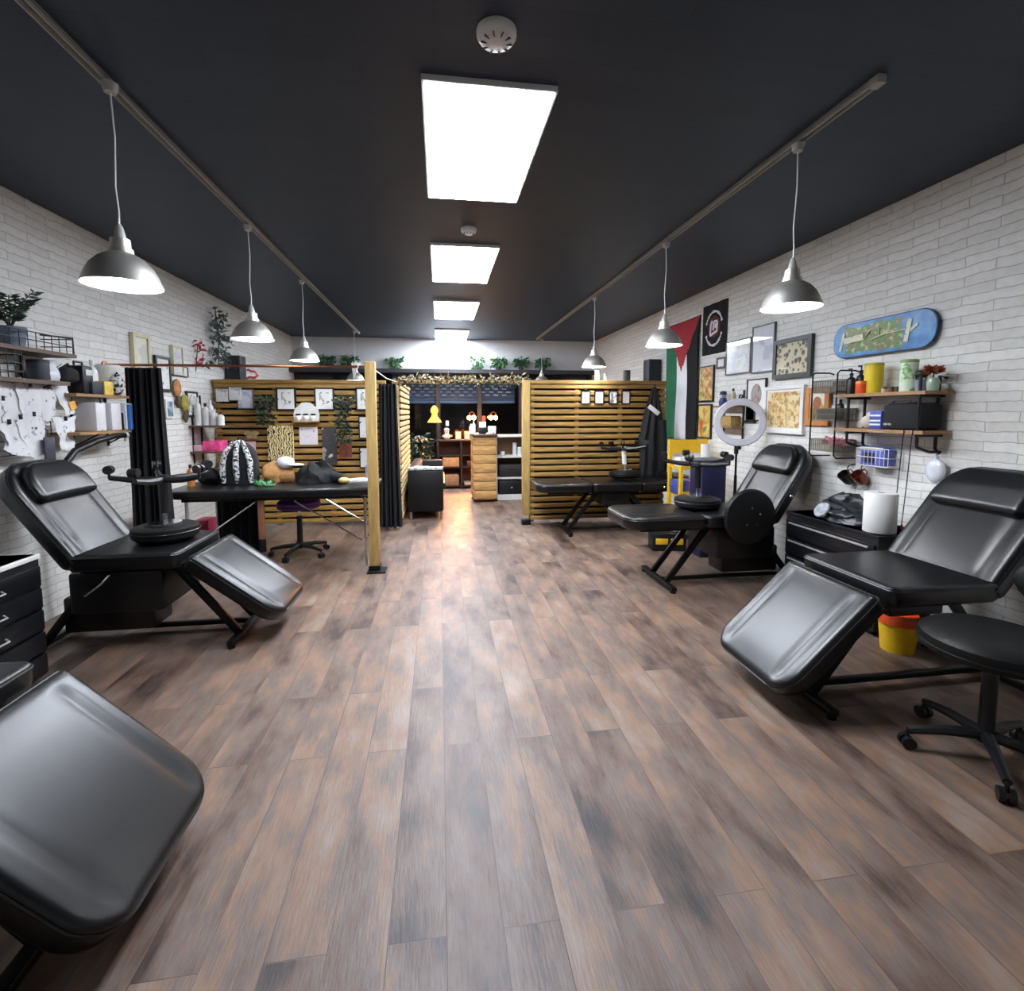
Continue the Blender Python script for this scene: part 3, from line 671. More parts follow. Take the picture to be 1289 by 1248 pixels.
ivy('dark trailing plant hanging left of the cream canvas on the screen', tuple(DP(336, 516, YS - .11)), .12, .08, .26, 230, leafdark, pot=True, name='trailing_plant')
ivy('dark trailing plant hanging right of the skate deck on the screen', tuple(DP(433, 514, YS - .11)), .12, .08, .5, 340, leafdark, pot=True, name='trailing_plant')
p = DP(317, 548, YS); b = B()
for s in (-1, 1):
    b.ball((s * .042, -.008, .022), (.045, .004, .03), 12, 6); b.ball((s * .03, -.008, -.02), (.03, .004, .024), 12, 6)
b.ball((0, -.008, 0), (.008, .007, .045), 8, 6); solo(b, 'butterfly_ornament', mat('tan_butterfly', (190, 168, 120), .6), 'small tan butterfly ornament on the left screen', 'ornament', p)
p = DP(318, 478, 6.30); t = thing('dragon_ornament', 'small coral red curled ornament on top of the left slatted screen', 'ornament', (p.x, 6.30, 1.80)); coral = mat('coral_red_paint', (206, 92, 92), .5, var=.15)
B().tube([(-.07, 0, .012), (-.03, 0, .03), (.02, 0, .02), (.06, 0, .05), (.03, 0, .095), (-.02, 0, .1), (-.035, 0, .12)], [.012, .016, .016, .015, .013, .014, .008], 10).build('body', coral, t); B().ball((-.04, 0, .115), (.024, .016, .016), 12, 8).build('head', coral, t)
# four clipboards on the right screen
YR = 6.003
for (u0, u1), lab, m_ in (((732, 742), 'tiny black clipboard with drawing, leftmost of four on the right screen', a_ink), ((749, 759), 'tiny black clipboard with drawing, second of four on the right screen', a_ink), ((767, 776), 'tiny black clipboard with grey drawing, third of four on the right screen', a_ink2), ((783, 792), 'tiny black clipboard with blank pinkish sheet, rightmost of four on the right screen', mat('pinkish_sheet', (206, 196, 196), .7))):
    t, w, h = frame_on(YR, 'clipboard', lab, (u0 - 1, 492, u1 + 1, 509), blackf, m_, .012, depth=.014, off=0.0, group='clipboards on the right screen'); t['category'] = 'clipboard'
    B().box((0, -.014, h + .005), (.04, .012, .03), .003).build('clip', blackmetal, t)
# jacket on the right screen
b = B(); rows = []
for i in range(25):
    a = i / 24; z = 1.72 - 1.14 * a; hw_ = .02 + .13 * min(1, a / .45) ** .8 + (.03 if a > .5 else 0); row = []
    for j in range(49):
        th = PI * (j / 48); x = -hw_ * math.cos(th); rp = .02 * math.sin(9 * th + 3 * a) * min(1, a * 3); y = -(.02 + (.085 * min(1, a * 3) + rp) * math.sin(th) ** .7) if 0 < j < 48 else -.01
        row.append((x + .012 * math.sin(7 * a + 2), y, z))
    rows.append(row)
b.grid(rows, .003, (0, 1, 0))
t = thing('jacket', 'black jacket with a white stripe hanging at the right end of the slatted screen', 'jacket', (2.70, 5.995, 0)); b.build('body', blackfabric, t)
B().bar((-.11, -.125, 1.48), (.02, -.135, 1.38), .02, .055, .004).build('white_stripe', white, t)
B().tube([(.08, -.1, 1.3), (.1, -.12, 1.0), (.09, -.1, .68)], [.05, .045, .035], 10).build('sleeve', blackfabric, t)
B().tube([(0.01, 0, 1.74), (.01, -.03, 1.75), (.01, -.03, 1.72)], .005, 6).build('hanging_loop', blackfabric, t)

# ------------------------------------------------------------------ flag, banner, skateboard
b = B(); y0, y1, zt, zb = 6.30, 5.50, 2.54, 1.05; nr, nc = 48, 48
def flag_pt(i, j):
    a, q = i / nr, j / nc
    hem = .03 * math.sin(q * 3.1); side = .05 * a * math.sin(3 * a)
    y = y0 + (y1 - y0) * q + side * (0.5 - q); x = -.004 - .5 * min(1, a * 6) * (.04 + .024 * math.sin(q * 13 + 2 * a) * (.3 + .7 * a) + .012 * math.sin(9 * a))
    return (XR + x - .0, y, zt + (zb - zt) * a + hem * (a - .5) * .4)
vv = [[b._v(flag_pt(i, j)) for j in range(nc + 1)] for i in range(nr + 1)]
for i in range(nr):
    for j in range(nc):
        a, q = (i + .5) / nr, (j + .5) / nc; s = 0 if q < 1 / 3 else (1 if q < 2 / 3 else 2)
        if a < .43 * (1 - abs(q - .5) * 2) : s = 3
        b.mi = s; b._f([vv[i][j], vv[i][j + 1], vv[i + 1][j + 1], vv[i + 1][j]])
f = b.build('flag', [green, white, blackcloth, red], None); so = f.modifiers.new('thickness', 'SOLIDIFY'); so.thickness = .003
tag(f, 'large flag of green, white and black stripes with red triangle hung on the right wall', 'flag')
t = thing('banner', 'black banner with round white and red emblem high on the right wall', 'banner', (XR - .001, 5.20, 2.33), -PI / 2)
b = B(); rows = [[(-.25 + .5 * j / 20, -.004 * math.sin(j * .9) - .004, .28 - .56 * i / 10) for j in range(21)] for i in range(11)]
b.grid(rows, .003, (0, 1, 0)); b.build('cloth', blackcloth, t)
b = B(); n = 30
for k in range(n):
    if k in (0, 1, 14, 15, 16, 29): continue
    a = 2 * PI * k / n; b.box((.165 * math.cos(a), -.013, .185 * math.sin(a)), (.03, .004, .018 + .006 * (k % 3)), M=Matrix.Rotation(PI / 2 - a, 3, 'Y'))
b.build('ring_marks', white, t, False)
b = B(); b.lathe([(0, .003), (.12, .003), (.12, 0), (0, 0)], (0, -.009, .02), 28, Matrix.Rotation(PI / 2, 3, 'X')); b.build('red_disc', mat('dark_red_emblem', (96, 34, 40), .8), t)
b = B(); Y_ = -.015
for q in (((-.075, -.07), (.07, -.035)), ((-.07, -.07), (-.055, .06)), ((.065, -.035), (.07, .07)), ((-.055, .06), (-.03, .085)), ((.0, .075), (.07, .07)), ((-.01, -.02), (.0, .075)), ((.03, 0), (.04, .05))): b.bar((q[0][0], Y_, q[0][1]), (q[1][0], Y_, q[1][1]), .004, .026)
b.build('emblem', white, t, False)
# skateboard deck
m, nt, p_ = base('painted_skate_graphic'); N, L = nt.nodes, nt.links
tc = N.new('ShaderNodeTexCoord'); sx = N.new('ShaderNodeSeparateXYZ'); L.new(tc.outputs['Object'], sx.inputs[0])
nz = N.new('ShaderNodeTexNoise'); nz.inputs['Scale'].default_value = 12; nz.inputs['Detail'].default_value = 5; L.new(tc.outputs['Object'], nz.inputs['Vector'])
n2 = N.new('ShaderNodeTexNoise'); n2.inputs['Scale'].default_value = 26; L.new(tc.outputs['Object'], n2.inputs['Vector'])
g1 = N.new('ShaderNodeValToRGB'); e = g1.color_ramp.elements; e[0].position = .42; e[0].color = lin((60, 130, 50)); e[1].position = .62; e[1].color = lin((170, 190, 120)); x_ = e.new(.52); x_.color = lin((120, 90, 50)); L.new(n2.outputs['Fac'], g1.inputs['Fac'])
g2 = N.new('ShaderNodeValToRGB'); e = g2.color_ramp.elements; e[0].position = .35; e[0].color = lin((46, 110, 176)); e[1].position = .7; e[1].color = lin((90, 160, 210)); L.new(nz.outputs['Fac'], g2.inputs['Fac'])
dx = math_node(N, L, 'ABSOLUTE', math_node(N, L, 'ADD', sx.outputs['X'], .06)); dz = math_node(N, L, 'ABSOLUTE', sx.outputs['Z'])
d = math_node(N, L, 'ADD', math_node(N, L, 'MAXIMUM', math_node(N, L, 'MULTIPLY', dx, 3.9), math_node(N, L, 'MULTIPLY', dz, 9.5)), math_node(N, L, 'MULTIPLY', nz.outputs['Fac'], .6))
mk = N.new('ShaderNodeMapRange'); mk.inputs['From Min'].default_value = 1.12; mk.inputs['From Max'].default_value = 1.25; L.new(d, mk.inputs['Value'])
mx = N.new('ShaderNodeMix'); mx.data_type = 'RGBA'; L.new(mk.outputs[0], mx.inputs['Factor']); L.new(g1.outputs[0], mx.inputs['A']); L.new(g2.outputs[0], mx.inputs['B']); L.new(mx.outputs['Result'], p_.inputs['Base Color']); p_.inputs['Roughness'].default_value = .3
t = thing('skateboard_deck', 'blue and green painted skateboard deck mounted lengthways on the right wall', 'skateboard', (XR, 3.06, 1.925), -PI / 2)
out = []
for k in range(48):
    a = 2 * PI * k / 48; ca, sa = math.cos(a), math.sin(a)
    out.append((.28 * (1 if ca > 0 else -1) + .115 * abs(ca) ** .85 * (1 if ca > 0 else -1), .118 * abs(sa) ** .85 * (1 if sa > 0 else -1)))
b = B(); b.T = Matrix.Rotation(PI / 2, 4, 'X'); b.prism(out, .02, .036); b.build('deck', [m], t)
b = B(); b.T = Matrix.Rotation(PI / 2, 4, 'X'); b.tube([(x, y, .028) for x, y in out], .008, 6, True); b.build('rim', mat('dark_blue_deck_edge', (30, 66, 104), .4), t)
b = B(); pale = mat('pale_deck_figure', (214, 214, 184), .5)
b.bar((-.33, -.039, -.07), (-.30, -.039, .06), .004, .022); b.bar((-.3, -.039, .0), (-.13, -.039, .01), .004, .045); b.bar((.20, -.039, -.07), (.225, -.039, .075), .004, .03); b.bar((.23, -.039, .0), (.28, -.039, .035), .004, .02)
b.tube([(-.2, -.04, .03), (-.12, -.04, -.005), (-.07, -.04, .05), (0, -.04, .05), (.0, -.04, .0), (-.07, -.04, -.02), (.05, -.04, .005), (.2, -.04, .01)], .005, 6)
b.build('painted_figure', pale, t, False)
b = B()
for x in (-.2, .22):
    for q in ((-.02, -.02), (.02, -.02), (-.02, .02), (.02, .02)): b.cyl((x + q[0], -.036, q[1]), (x + q[0], -.041, q[1]), .004, n=8)
b.build('bolt', chrome, t); B().box((0, -.011, 0), (.06, .022, .06)).build('wall_mount', blackmetal, t, False)

# ------------------------------------------------------------------ right wall shelves
t = thing('wall_shelf', 'two-tier wall shelf of brown boards on black pipe brackets under the skateboard', 'shelf', (XR, 0, 0))
Y0, Y1, ZS1, ZS2 = 2.55, 3.21, 1.515, 1.275
for z in (ZS1, ZS2): B().box((-.11, (Y0 + Y1) / 2, z), (.2, Y1 - Y0, .022)).build('shelf_board', shelfwood, t, False)
for y in (2.60, 3.12):
    b = B().tube([(-.012, y, ZS1 + .09), (-.06, y, ZS1 + .1), (-.06, y, ZS2 - .1), (-.03, y, ZS2 - .13)], .009, 8); b.tube([(-.19, y, ZS1 + (.1 if y < 3 else -.02)), (-.19, y, ZS2 - .06), (-.19, y, ZS2 - .09), (-.1, y, ZS2 - .12), (-.02, y, ZS2 - .12)], .009, 8)
    b.cyl((-.02, y, ZS1 - .02), (-.2, y, ZS1 - .02), .008); b.cyl((-.02, y, ZS2 - .02), (-.2, y, ZS2 - .02), .008); b.build('pipe_bracket', blackmetal, t)
T1, T2 = ZS1 + .0115, ZS2 + .0115
def SH(u, z, x=XR - .12): # point on the shelf under picture column u
    r = ray(u, 490); k = x / r[0]; return Vector((x, r[1] * k, z))
def bottle(label, loc, r, h, m_, cap, name='bottle', group=None, pump=False):
    t = thing(name, label, 'bottle', loc, 0, group)
    B().lathe([(0, 0), (r, 0), (r, h * .66), (r * .8, h * .76), (r * .35, h * .82), (r * .35, h * .86)], n=20, cap1=True).build('body', m_, t)
    b = B().cyl((0, 0, h * .85), (0, 0, h), r * .42, n=14)
    if pump: b.cyl((0, 0, h), (0, 0, h + .025), r * .15, n=8); b.bar((0, 0, h + .028), (-.03, -.01, h + .026), .012)
    b.build('cap', cap, t); return t
def can(label, loc, r, h, m_, cap, name='canister', cat='canister', lid=.02):
    t = thing(name, label, cat, loc)
    B().lathe([(0, 0), (r * .97, 0), (r, .006), (r, h - lid), (r * .97, h - lid)], n=28).build('body', m_, t)
    B().lathe([(r * .99, h - lid), (r * 1.02, h - lid), (r * 1.02, h - .004), (r * .95, h), (0, h)], n=28).build('lid', cap, t); return t
bottle('dark pump bottle at the left end of the upper right-wall shelf', SH(1071, T1), .028, .15, blackplastic, blackplastic, pump=True)
bottle('dark pump bottle right behind the orange tin on the shelf', SH(1083, T1, XR - .07), .028, .17, blackplastic, blackplastic, pump=True)
can('short round orange tin on the upper right-wall shelf', SH(1084, T1, XR - .17), .034, .085, orangep, mat('orange_lid', (232, 130, 50), .4), 'tin', 'tin')
can('tall yellow wipes canister on the upper right-wall shelf', SH(1099, T1, XR - .11), .055, .205, mat('yellow_label', (222, 196, 40), .45, var=.08), mat('yellow_olive_lid', (190, 176, 50), .4))
can('tall green and white wipes canister on the upper right-wall shelf', SH(1143, T1), .047, .20, art('green_white_label', (210, 222, 200), [(110, 170, 80)], 11, .5), mat('green_lid', (120, 160, 96), .4))
for u, c, lab in ((1113, (196, 176, 140), 'small cream pot beside the yellow canister'), (1122, (130, 60, 50), 'small dark red ink pot left of the green canister'), (1130, (60, 40, 40), 'small brown ink pot next to the green canister')):
    can(lab, SH(u, T1, XR - .15), .016, .035, mat('pot_%d' % u, c, .4), blackplastic, 'ink_pot', 'pot', .01)
t = thing('brush_cup', 'dark cup of grips near the right end of the upper shelf', 'cup', SH(1159, T1)); B().lathe([(0, 0), (.028, 0), (.034, .07), (.03, .07), (.026, .01), (0, .01)], n=20).build('cup', mat('blue_grey_cup', (120, 124, 140), .4), t)
b = B();
for k in range(5): b.tube([(.01 * math.cos(k), .01 * math.sin(k), .012), (.03 * math.cos(k * 1.3), .03 * math.sin(k * 1.3), .1)], .004, 6)
b.ball((0, 0, .105), (.03, .03, .025)); b.build('grips', blackplastic, t)
t = thing('flower_jar', 'glass jar with rust-red dried flower at the right end of the upper shelf', 'jar', SH(1174, T1)); B().lathe([(0, 0), (.03, 0), (.034, .05), (.026, .075), (.022, .075), (.03, .048), (.026, .006), (0, .006)], n=20).build('jar', mat('pale_green_glass', (150, 170, 150), .2), t)
b = B()
for k in range(40): a = random.uniform(0, 6.28); b.leaf((.01 * math.cos(a), .01 * math.sin(a), .12), (math.cos(a), math.sin(a), random.uniform(-.5, 1)), .05, .03)
b.build('flower', mat('rust_petals', (134, 60, 34), .7, var=.3, scale=40), t, False); B().cyl((0, 0, .01), (0, 0, .12), .004, n=6).build('stem', leafdark, t)
# lower shelf
t = thing('storage_bag', 'large black zip case on the lower right-wall shelf', 'case', SH(1150, T2, XR - .115)); b = B(); b.box((0, 0, .085), (.17, .27, .17), .035); b.build('body', blackfabric, t); B().tube([(-.08, -.06, .17), (-.08, -.05, .185), (-.08, .05, .185), (-.08, .06, .17)], .006, 6).build('handle', blackmetal, t)
b = B()
for k in range(5): b.box((-.087, .06 + .012 * k, .035), (.003, .007, .012 + .004 * (k % 2)))
b.build('badge', silver, t, False)
t = thing('glove_box', 'blue and white glove box left of the black case on the shelf', 'box', SH(1113, T2)); B().box((0, 0, .06), (.11, .09, .12), .003).build('carton', mat('blue_carton', (60, 80, 160), .5), t); b = B()
for z in (.03, .055, .09): b.box((-.056, 0, z), (.002, .08, .012))
b.build('white_stripe', paper, t, False)
t = thing('tissue_pack', 'cream crumpled tissue pack on the lower shelf beside the glove box', 'tissues', SH(1096, T2)); b = B(); b.ball((0, 0, .045), (.05, .045, .046), 14, 10); b.build('pack', mat('cream_tissue', (220, 206, 190), .8), t); B().ball((0, -.01, .085), (.02, .02, .03), 10, 6).build('tissue', paper, t)
# hanging wire basket with glove box
p = WX(1117, 574, XR); t = thing('wire_basket', 'white wire basket fixed to the right wall under the shelf', 'basket', (XR - .01, p.y, 1.03)); b = B(); wq, dq, hq = .125, .11, .12
for z in (0, .06, hq): b.tube([(0, -wq, z), (-dq, -wq, z), (-dq, wq, z), (0, wq, z)], .003, 6, True)
for k in range(9): y = -wq + 2 * wq * k / 8; b.tube([(0, y, hq), (0, y, 0), (-dq, y, 0), (-dq, y, hq)], .002, 5)
b.build('wires', whiteplastic, t)
t = thing('glove_carton', 'blue and white carton standing inside the white wire basket', 'box', (XR - .065, p.y + .02, 1.035)); B().box((0, 0, .062), (.085, .19, .125), .003).build('carton', mat('blue_white_carton', (92, 104, 190), .5, var=.2, scale=20), t); B().box((-.044, .02, .05), (.003, .09, .07)).build('dark_panel', navy, t, False); B().box((-.044, 0, .112), (.003, .18, .02)).build('white_band', paper, t, False)
p = WX(1175, 592, XR); t = thing('plastic_bag', 'small clear white bag hanging from the shelf bracket by the right wall', 'bag', (XR - .045, 2.60, 1.04)); b = B().ball((0, 0, 0), (.03, .06, .075), 16, 12); b.tube([(0, 0, .06), (0, 0, .09), (0, .003, .108)], [.02, .008, .004], 8); b.build('bag', mat('translucent_white_plastic', (216, 218, 228), .3), t); B().tube([(0, .003, .105), (0, .003, .112), (0, .0, .118)], .003, 6).build('tie', whiteplastic, t)
for (u, lab, zz) in ((1140, 'thin black cable hanging down the right wall, left of two', .72), (1151, 'thin black cable with red end hanging down the right wall, right of two', .70)):
    p = WX(u, 545, XR - .2); t = thing('hanging_cable', lab, 'cable', (XR - .215, p.y, 0), 0, 'cables under the shelf')
    B().tube([(0.002, 0, 1.29), (0, .004, 1.2), (.0, .012, 1.0), (0, .03, zz)], .003, 6).build('cord', blackplastic, t); B().cyl((0, .03, zz), (0, .03, zz - .03), .006, n=8).build('plug', red if u > 1145 else silver, t)
# three-tier wire tower in front of the shelf end
t = thing('basket_tower', 'three-tier black wire basket tower on the right wall left of the shelves', 'rack', (XR, 3.35, 1.05)); b = B()
ty = .12
for y in (-ty, ty): b.tube([(-.01, y, .64), (-.05, y, .65), (-.17, y, .65), (-.19, y, .63), (-.19, y, .03), (-.17, y, .01), (-.01, y, .01)], .006, 6)
b.build('side_frame', blackmetal, t)
mesh_m = mat('grey_wire_mesh', (118, 112, 100), .5)
for z in (.06, .29, .50):
    g = B(); h_ = .085
    for zz in (0, h_ / 2, h_): g.tube([(-.015, -ty, z + zz), (-.185, -ty, z + zz), (-.185, ty, z + zz), (-.015, ty, z + zz)], .0028, 5, True)
    for k in range(30): y = -ty + 2 * ty * k / 29; g.tube([(-.015, y, z + h_), (-.015, y, z), (-.185, y, z), (-.185, y, z + h_)], .0024, 4)
    for k in range(16): x = -.185 + .17 * k / 15; g.tube([(x, -ty, z + h_), (x, -ty, z), (x, ty, z), (x, ty, z + h_)], .0024, 4)
    g.box((-.1, 0, z - .004), (.17, 2 * ty, .004)); g.build('basket', mesh_m, t)
b = B()
for k in range(30): b.leaf((random.uniform(-.05, .05), random.uniform(-.06, .06), .03), (random.uniform(-1, 1), random.uniform(-1, 1), 1), .09, .05)
solo(b, 'tissue', mat('pink_tissue', (222, 120, 140), .7), 'crumpled pink tissue in the bottom basket of the wire tower', 'tissue', (XR - .1, 3.33, 1.112), smooth=False)
b = B().box((0, 0, .04), (.1, .12, .08), .006); solo(b, 'black_tray', blackplastic, 'small black tray in the middle basket of the wire tower', 'tray', (XR - .1, 3.40, 1.343))
bottle('squat dark bottle in the middle basket of the wire tower', (XR - .1, 3.29, 1.343), .025, .15, mat('dark_green_bottle', (30, 40, 36), .3), blackplastic)
# mugs on hooks
for u, c, lab in ((1063, (54, 44, 40), 'dark brown copper-lined mug hanging on the left hook'), (1080, (120, 60, 40), 'copper brown mug hanging on the right hook')):
    p = WX(u, 600, XR - .08); t = thing('mug', lab, 'mug', (XR - .06, p.y, p.z - .04), 0, 'mugs hanging below the tower')
    M = Matrix.Rotation(R(-50), 3, 'Y'); b = B().lathe([(0, -.045), (.034, -.045), (.042, -.03), (.043, .045), (.040, .045), (.038, -.03), (0, -.035)], (0, 0, .03), 24, M); b.build('bowl', [mat('mug_%d' % u, c, .3, .5, var=.2)], t)
    b = B(); b.tube([M @ Vector(q) + Vector((0, 0, .03)) for q in ((.04, 0, .025), (.065, 0, .02), (.068, 0, -.01), (.042, 0, -.025))], .005, 6); b.build('handle', copper, t)
    B().tube([(.058, 0, .13), (.01, 0, .12), (-.0, 0, .1), (.012, 0, .085)], .004, 6).build('hook', blackmetal, t)
# small wall shelf beside the ring light
p = WX(918, 540, XR); t = thing('corner_shelf', 'small brown wall shelf seen through the ring light', 'shelf', (XR, 4.78, 0))
for z in (1.46, 1.25): B().box((-.07, 0, z), (.13, .36, .02)).build('shelf_board', shelfwood, t, False)
b = B()
for y in (-.17, .17): b.bar((-.01, y, 1.12), (-.01, y, 1.62), .012)
b.build('upright', blackmetal, t, False)
t = thing('basket_box', 'tan wicker box on the lower board of the small shelf', 'box', (XR - .075, 4.76, 1.261)); B().box((0, 0, .045), (.1, .24, .09), .006).build('box', mat('tan_wicker', (170, 140, 84), .7, var=.3, scale=60), t); B().box((0, 0, .095), (.105, .245, .012)).build('lid', mat('tan_wicker_lid', (150, 122, 72), .7, var=.3, scale=60), t, False)
t = thing('figurine', 'small blue capped figurine on the top board of the small shelf', 'figurine', (XR - .075, 4.87, 1.471)); B().lathe([(0, 0), (.04, 0), (.045, .04), (.03, .08), (0, .085)], n=16).build('body', mat('blue_figurine', (50, 60, 120), .5), t); B().ball((0, 0, .105), .032).build('head', mat('pale_figurine', (190, 180, 180), .5), t); B().lathe([(.05, .115), (.035, .12), (.033, .145), (0, .155)], n=16, cap0=True).build('cap', mat('blue_cap', (44, 52, 100), .6), t)
bottle('cream stoppered bottle on the top board of the small shelf', (XR - .07, 4.70, 1.471), .026, .17, mat('cream_bottle', (196, 186, 160), .4), blackplastic)

# ------------------------------------------------------------------ ring light
rc = DP(931, 532, 4.28); t = thing('ring_light', 'pale grey ring lamp on a thin black stand beside the raised-back chair', 'ring light', (rc.x, 4.28, 0)); zc = rc.z
Mr = Matrix.Rotation(R(-32), 3, 'Z') @ Matrix.Rotation(PI / 2, 3, 'X')
prof = [(.160, -.015), (.160, .015), (.166, .022), (.218, .022), (.226, .012), (.226, -.015), (.160, -.015)]
B().lathe(prof, (0, 0, zc), 56, Mr).build('ring', mat('pale_lavender_diffuser', (196, 196, 204), .5, var=.02), t)
b = B().cyl((0, .035, 0.02), (0, .035, zc - .24), .010); b.cyl((0, .035, .55), (0, .035, .8), .014); b.build('stand_pole', blackmetal, t)
b = B().cyl((0, .035, zc - .3), (0, .035, zc - .22), .02); b.box((0, .01, zc - .235), (.03, .06, .04), .004); b.build('clamp', blackplastic, t)
B().tube([(0, .02, zc + .225), (.0, .01, zc + .26), (.01, -.02, zc + .255), (0, -.01, zc + .22)], .008, 6).build('phone_holder', blackplastic, t)
for k in range(3): a = 2 * PI * k / 3 + .6; B().tube([(0, .035, .28), (.1 * math.cos(a), .035 + .1 * math.sin(a), .012)], .008, 6).build('leg', blackmetal, t)

# ------------------------------------------------------------------ yellow tool cart and tool box
q0 = DP(845, 620, 4.72); q1 = DP(938, 570, 4.95)
t = thing('tool_cart', 'yellow metal shelf cart crowded with boxes by the right wall', 'cart', (2.76, 5.05, 0)); b = B()
for x in (-.21, .21):
    for y in (-.13, .13): B().box((x, y, .56 if y > 0 else .42), (.035, .035, 1.08 if y > 0 else .8)).build('post', yellowp, t, False)
for z in (.16, .5, .80): s = B().box((0, 0, z), (.42, .27, .02)); s.box((0, -.13, z + .02), (.42, .012, .06)); s.box((0, .13, z + .02), (.42, .012, .06)); s.build('shelf', yellowp, t, False)
b = B().box((0, .13, 1.02), (.42, .015, .15)); b.build('back_panel', yellowp, t, False)
for x in (-.2, .2):
    for y in (-.12, .12): B().cyl((x - .012, y, .02), (x + .012, y, .02), .022, n=14).build('wheel', blackplastic, t)
b = B().box((0, 0, .46), (.25, .24, .92), .015); t2 = thing('storage_bin', 'tall dark navy bin standing on the floor before the yellow cart', 'bin', (DP(892, 600, 4.47).x - .01, 4.47, 0)); b.build('body', navy, t2); B().box((0, 0, .935), (.265, .255, .03), .008).build('lid', mat('grey_bin_lid', (84, 86, 92), .5), t2)
b = B().lathe([(0, 0), (.05, 0), (.05, .24), (0, .24)], n=20); solo(b, 'paper_roll', paper, 'white paper roll at the right end of the yellow cart top', 'paper roll', (2.88, 5.02, .812))
solo(B().box((0, 0, .05), (.14, .14, .1), .006), 'carton', whiteplastic, 'small white carton at the left end of the yellow cart top', 'box', (2.62, 5.02, .812))
for x, c, lab in ((2.60, (70, 80, 150), 'blue box on the middle shelf of the yellow cart'), (2.73, (190, 120, 150), 'pink box on the middle shelf of the yellow cart'), (2.86, (150, 160, 150), 'grey-green box on the middle shelf of the yellow cart')):
    solo(B().box((0, 0, .075), (.12, .2, .15), .005), 'carton', mat('carton_%d' % int(x * 100), c, .5), lab, 'box', (x, 5.05, .512))
solo(B().box((0, 0, .07), (.36, .22, .14), .01), 'supply_box', blackplastic, 'black plastic supply box on the bottom shelf of the yellow cart', 'box', (2.76, 5.05, .172))
t = thing('toolbox', 'small black case with yellow latches on the floor under the raised-back chair', 'toolbox', (2.30, 4.70, 0), -.2); B().box((0, 0, .09), (.34, .2, .18), .012).build('body', blackplastic, t)
b = B()
for x in (-.075, .075): b.box((x, -.104, .1), (.12, .012, .06), .003)
b.build('latch', yellowp, t); b = B().tube([(-.08, 0, .17), (-.07, 0, .215), (.07, 0, .215), (.08, 0, .17)], .01, 8); b.build('handle', blackplastic, t)
solo(B().ball((0, 0, .03), (.05, .04, .035)), 'cloth', white, 'crumpled white cloth on the small black case', 'cloth', (2.38, 4.68, .178))

# ------------------------------------------------------------------ right trolley, roll, bin
def drawers(name, label, loc, rz, L, D, Hh, n, m_, top_m, handle, top_t=.025, side_first=False):
    t = thing(name, label, 'drawer cabinet', loc, rz)   # front faces -Y, length along X
    B().box((0, 0, Hh / 2 + .02), (L, D, Hh - .04), .004).build('body', m_, t); B().box((0, 0, Hh - top_t / 2), (L + .012, D + .012, top_t), .004).build('top', top_m, t)
    dh = (Hh - .08 - top_t) / n
    for k in range(n):
        z = .05 + dh * (k + .5); d_ = B().box((0, -D / 2 - .008, z), (L - .03, .016, dh - .014), .003).build('drawer', m_, t)
        if handle == 'bar': B().box((0, -D / 2 - .022, z + dh * .3), (L - .1, .012, .012), .002).build('handle', silver, d_)
        else: B().tube([(-.06, -D / 2 - .014, z), (-.05, -D / 2 - .04, z - .008), (.05, -D / 2 - .04, z - .008), (.06, -D / 2 - .014, z)], .005, 6).build('handle', silver, d_)
    for x in (-1, 1):
        for y in (-1, 1): B().cyl((x * (L / 2 - .06) - .01, y * (D / 2 - .05), .02), (x * (L / 2 - .06) + .01, y * (D / 2 - .05), .02), .02, n=12).build('caster', blackplastic, t)
    return t
gloss = mat('glossy_black_steel', (20, 21, 24), .28)
drawers('drawer_trolley', 'black steel drawer trolley with silver handles beside the right wall', (2.83, 3.0, 0), -PI / 2, .80, .38, .645, 4, gloss, gloss, 'bar')
t = thing('paper_towel_roll', 'large white paper towel roll standing on the black trolley', 'paper roll', (2.74, 2.70, .646)); B().lathe([(.02, 0), (.085, 0), (.088, .004), (.088, .246), (.085, .25), (.02, .25)], n=40).build('paper', paper, t); B().lathe([(.02, .25), (.02, 0), (.017, 0), (.017, .25), (.02, .25)], n=20).build('core', mat('brown_card_core', (150, 124, 94), .7), t)
t = thing('equipment_bag', 'crumpled black equipment bag lying on the drawer trolley', 'bag', (2.81, 3.02, .646)); b = B(); rows = []
for i in range(17):
    th = PI * i / 16 * .5
    rows.append([(.14 * math.sin(th) ** .6 * math.cos(2 * PI * j / 28) * (1 + .15 * math.sin(3 * j * 2 * PI / 28 + i)), .21 * math.sin(th) ** .6 * math.sin(2 * PI * j / 28) * (1 + .1 * math.sin(5 * j * 2 * PI / 28)), .15 * math.cos(th) * (1 + .25 * math.sin(2 * PI * j / 28 + 1)) + .002) for j in range(29)])
b.grid(rows); b.crumple(.035, 14, 1); b.build('body', mat('shiny_black_nylon', (40, 42, 46), .35, var=.5, scale=14, bump=.6, bscale=30), t)
B().tube([(-.06, -.15, .06), (-.1, -.06, .13), (-.09, .06, .15), (-.04, .14, .09)], .008, 6).build('strap', blackfabric, t); B().lathe([(.0, .0), (.06, .003), (.055, .014), (0, .016)], (-.13, .08, .06), 20, Matrix.Rotation(R(-55), 3, 'Y')).build('round_panel', mat('grey_panel', (140, 144, 150), .4, var=.5, scale=25), t)
t = thing('waste_bin', 'small yellow waste bin with orange rim and handle under the right chair', 'bin', (2.66, 2.455, 0)); B().lathe([(0, 0), (.082, 0), (.1, .19), (.095, .19), (.077, .008), (0, .008)], n=32).build('tub', yellowp, t)
B().lathe([(.098, .17), (.11, .17), (.113, .225), (.107, .235), (.095, .235), (.093, .19), (0, .19)], n=32).build('rim', orangep, t); b = B()
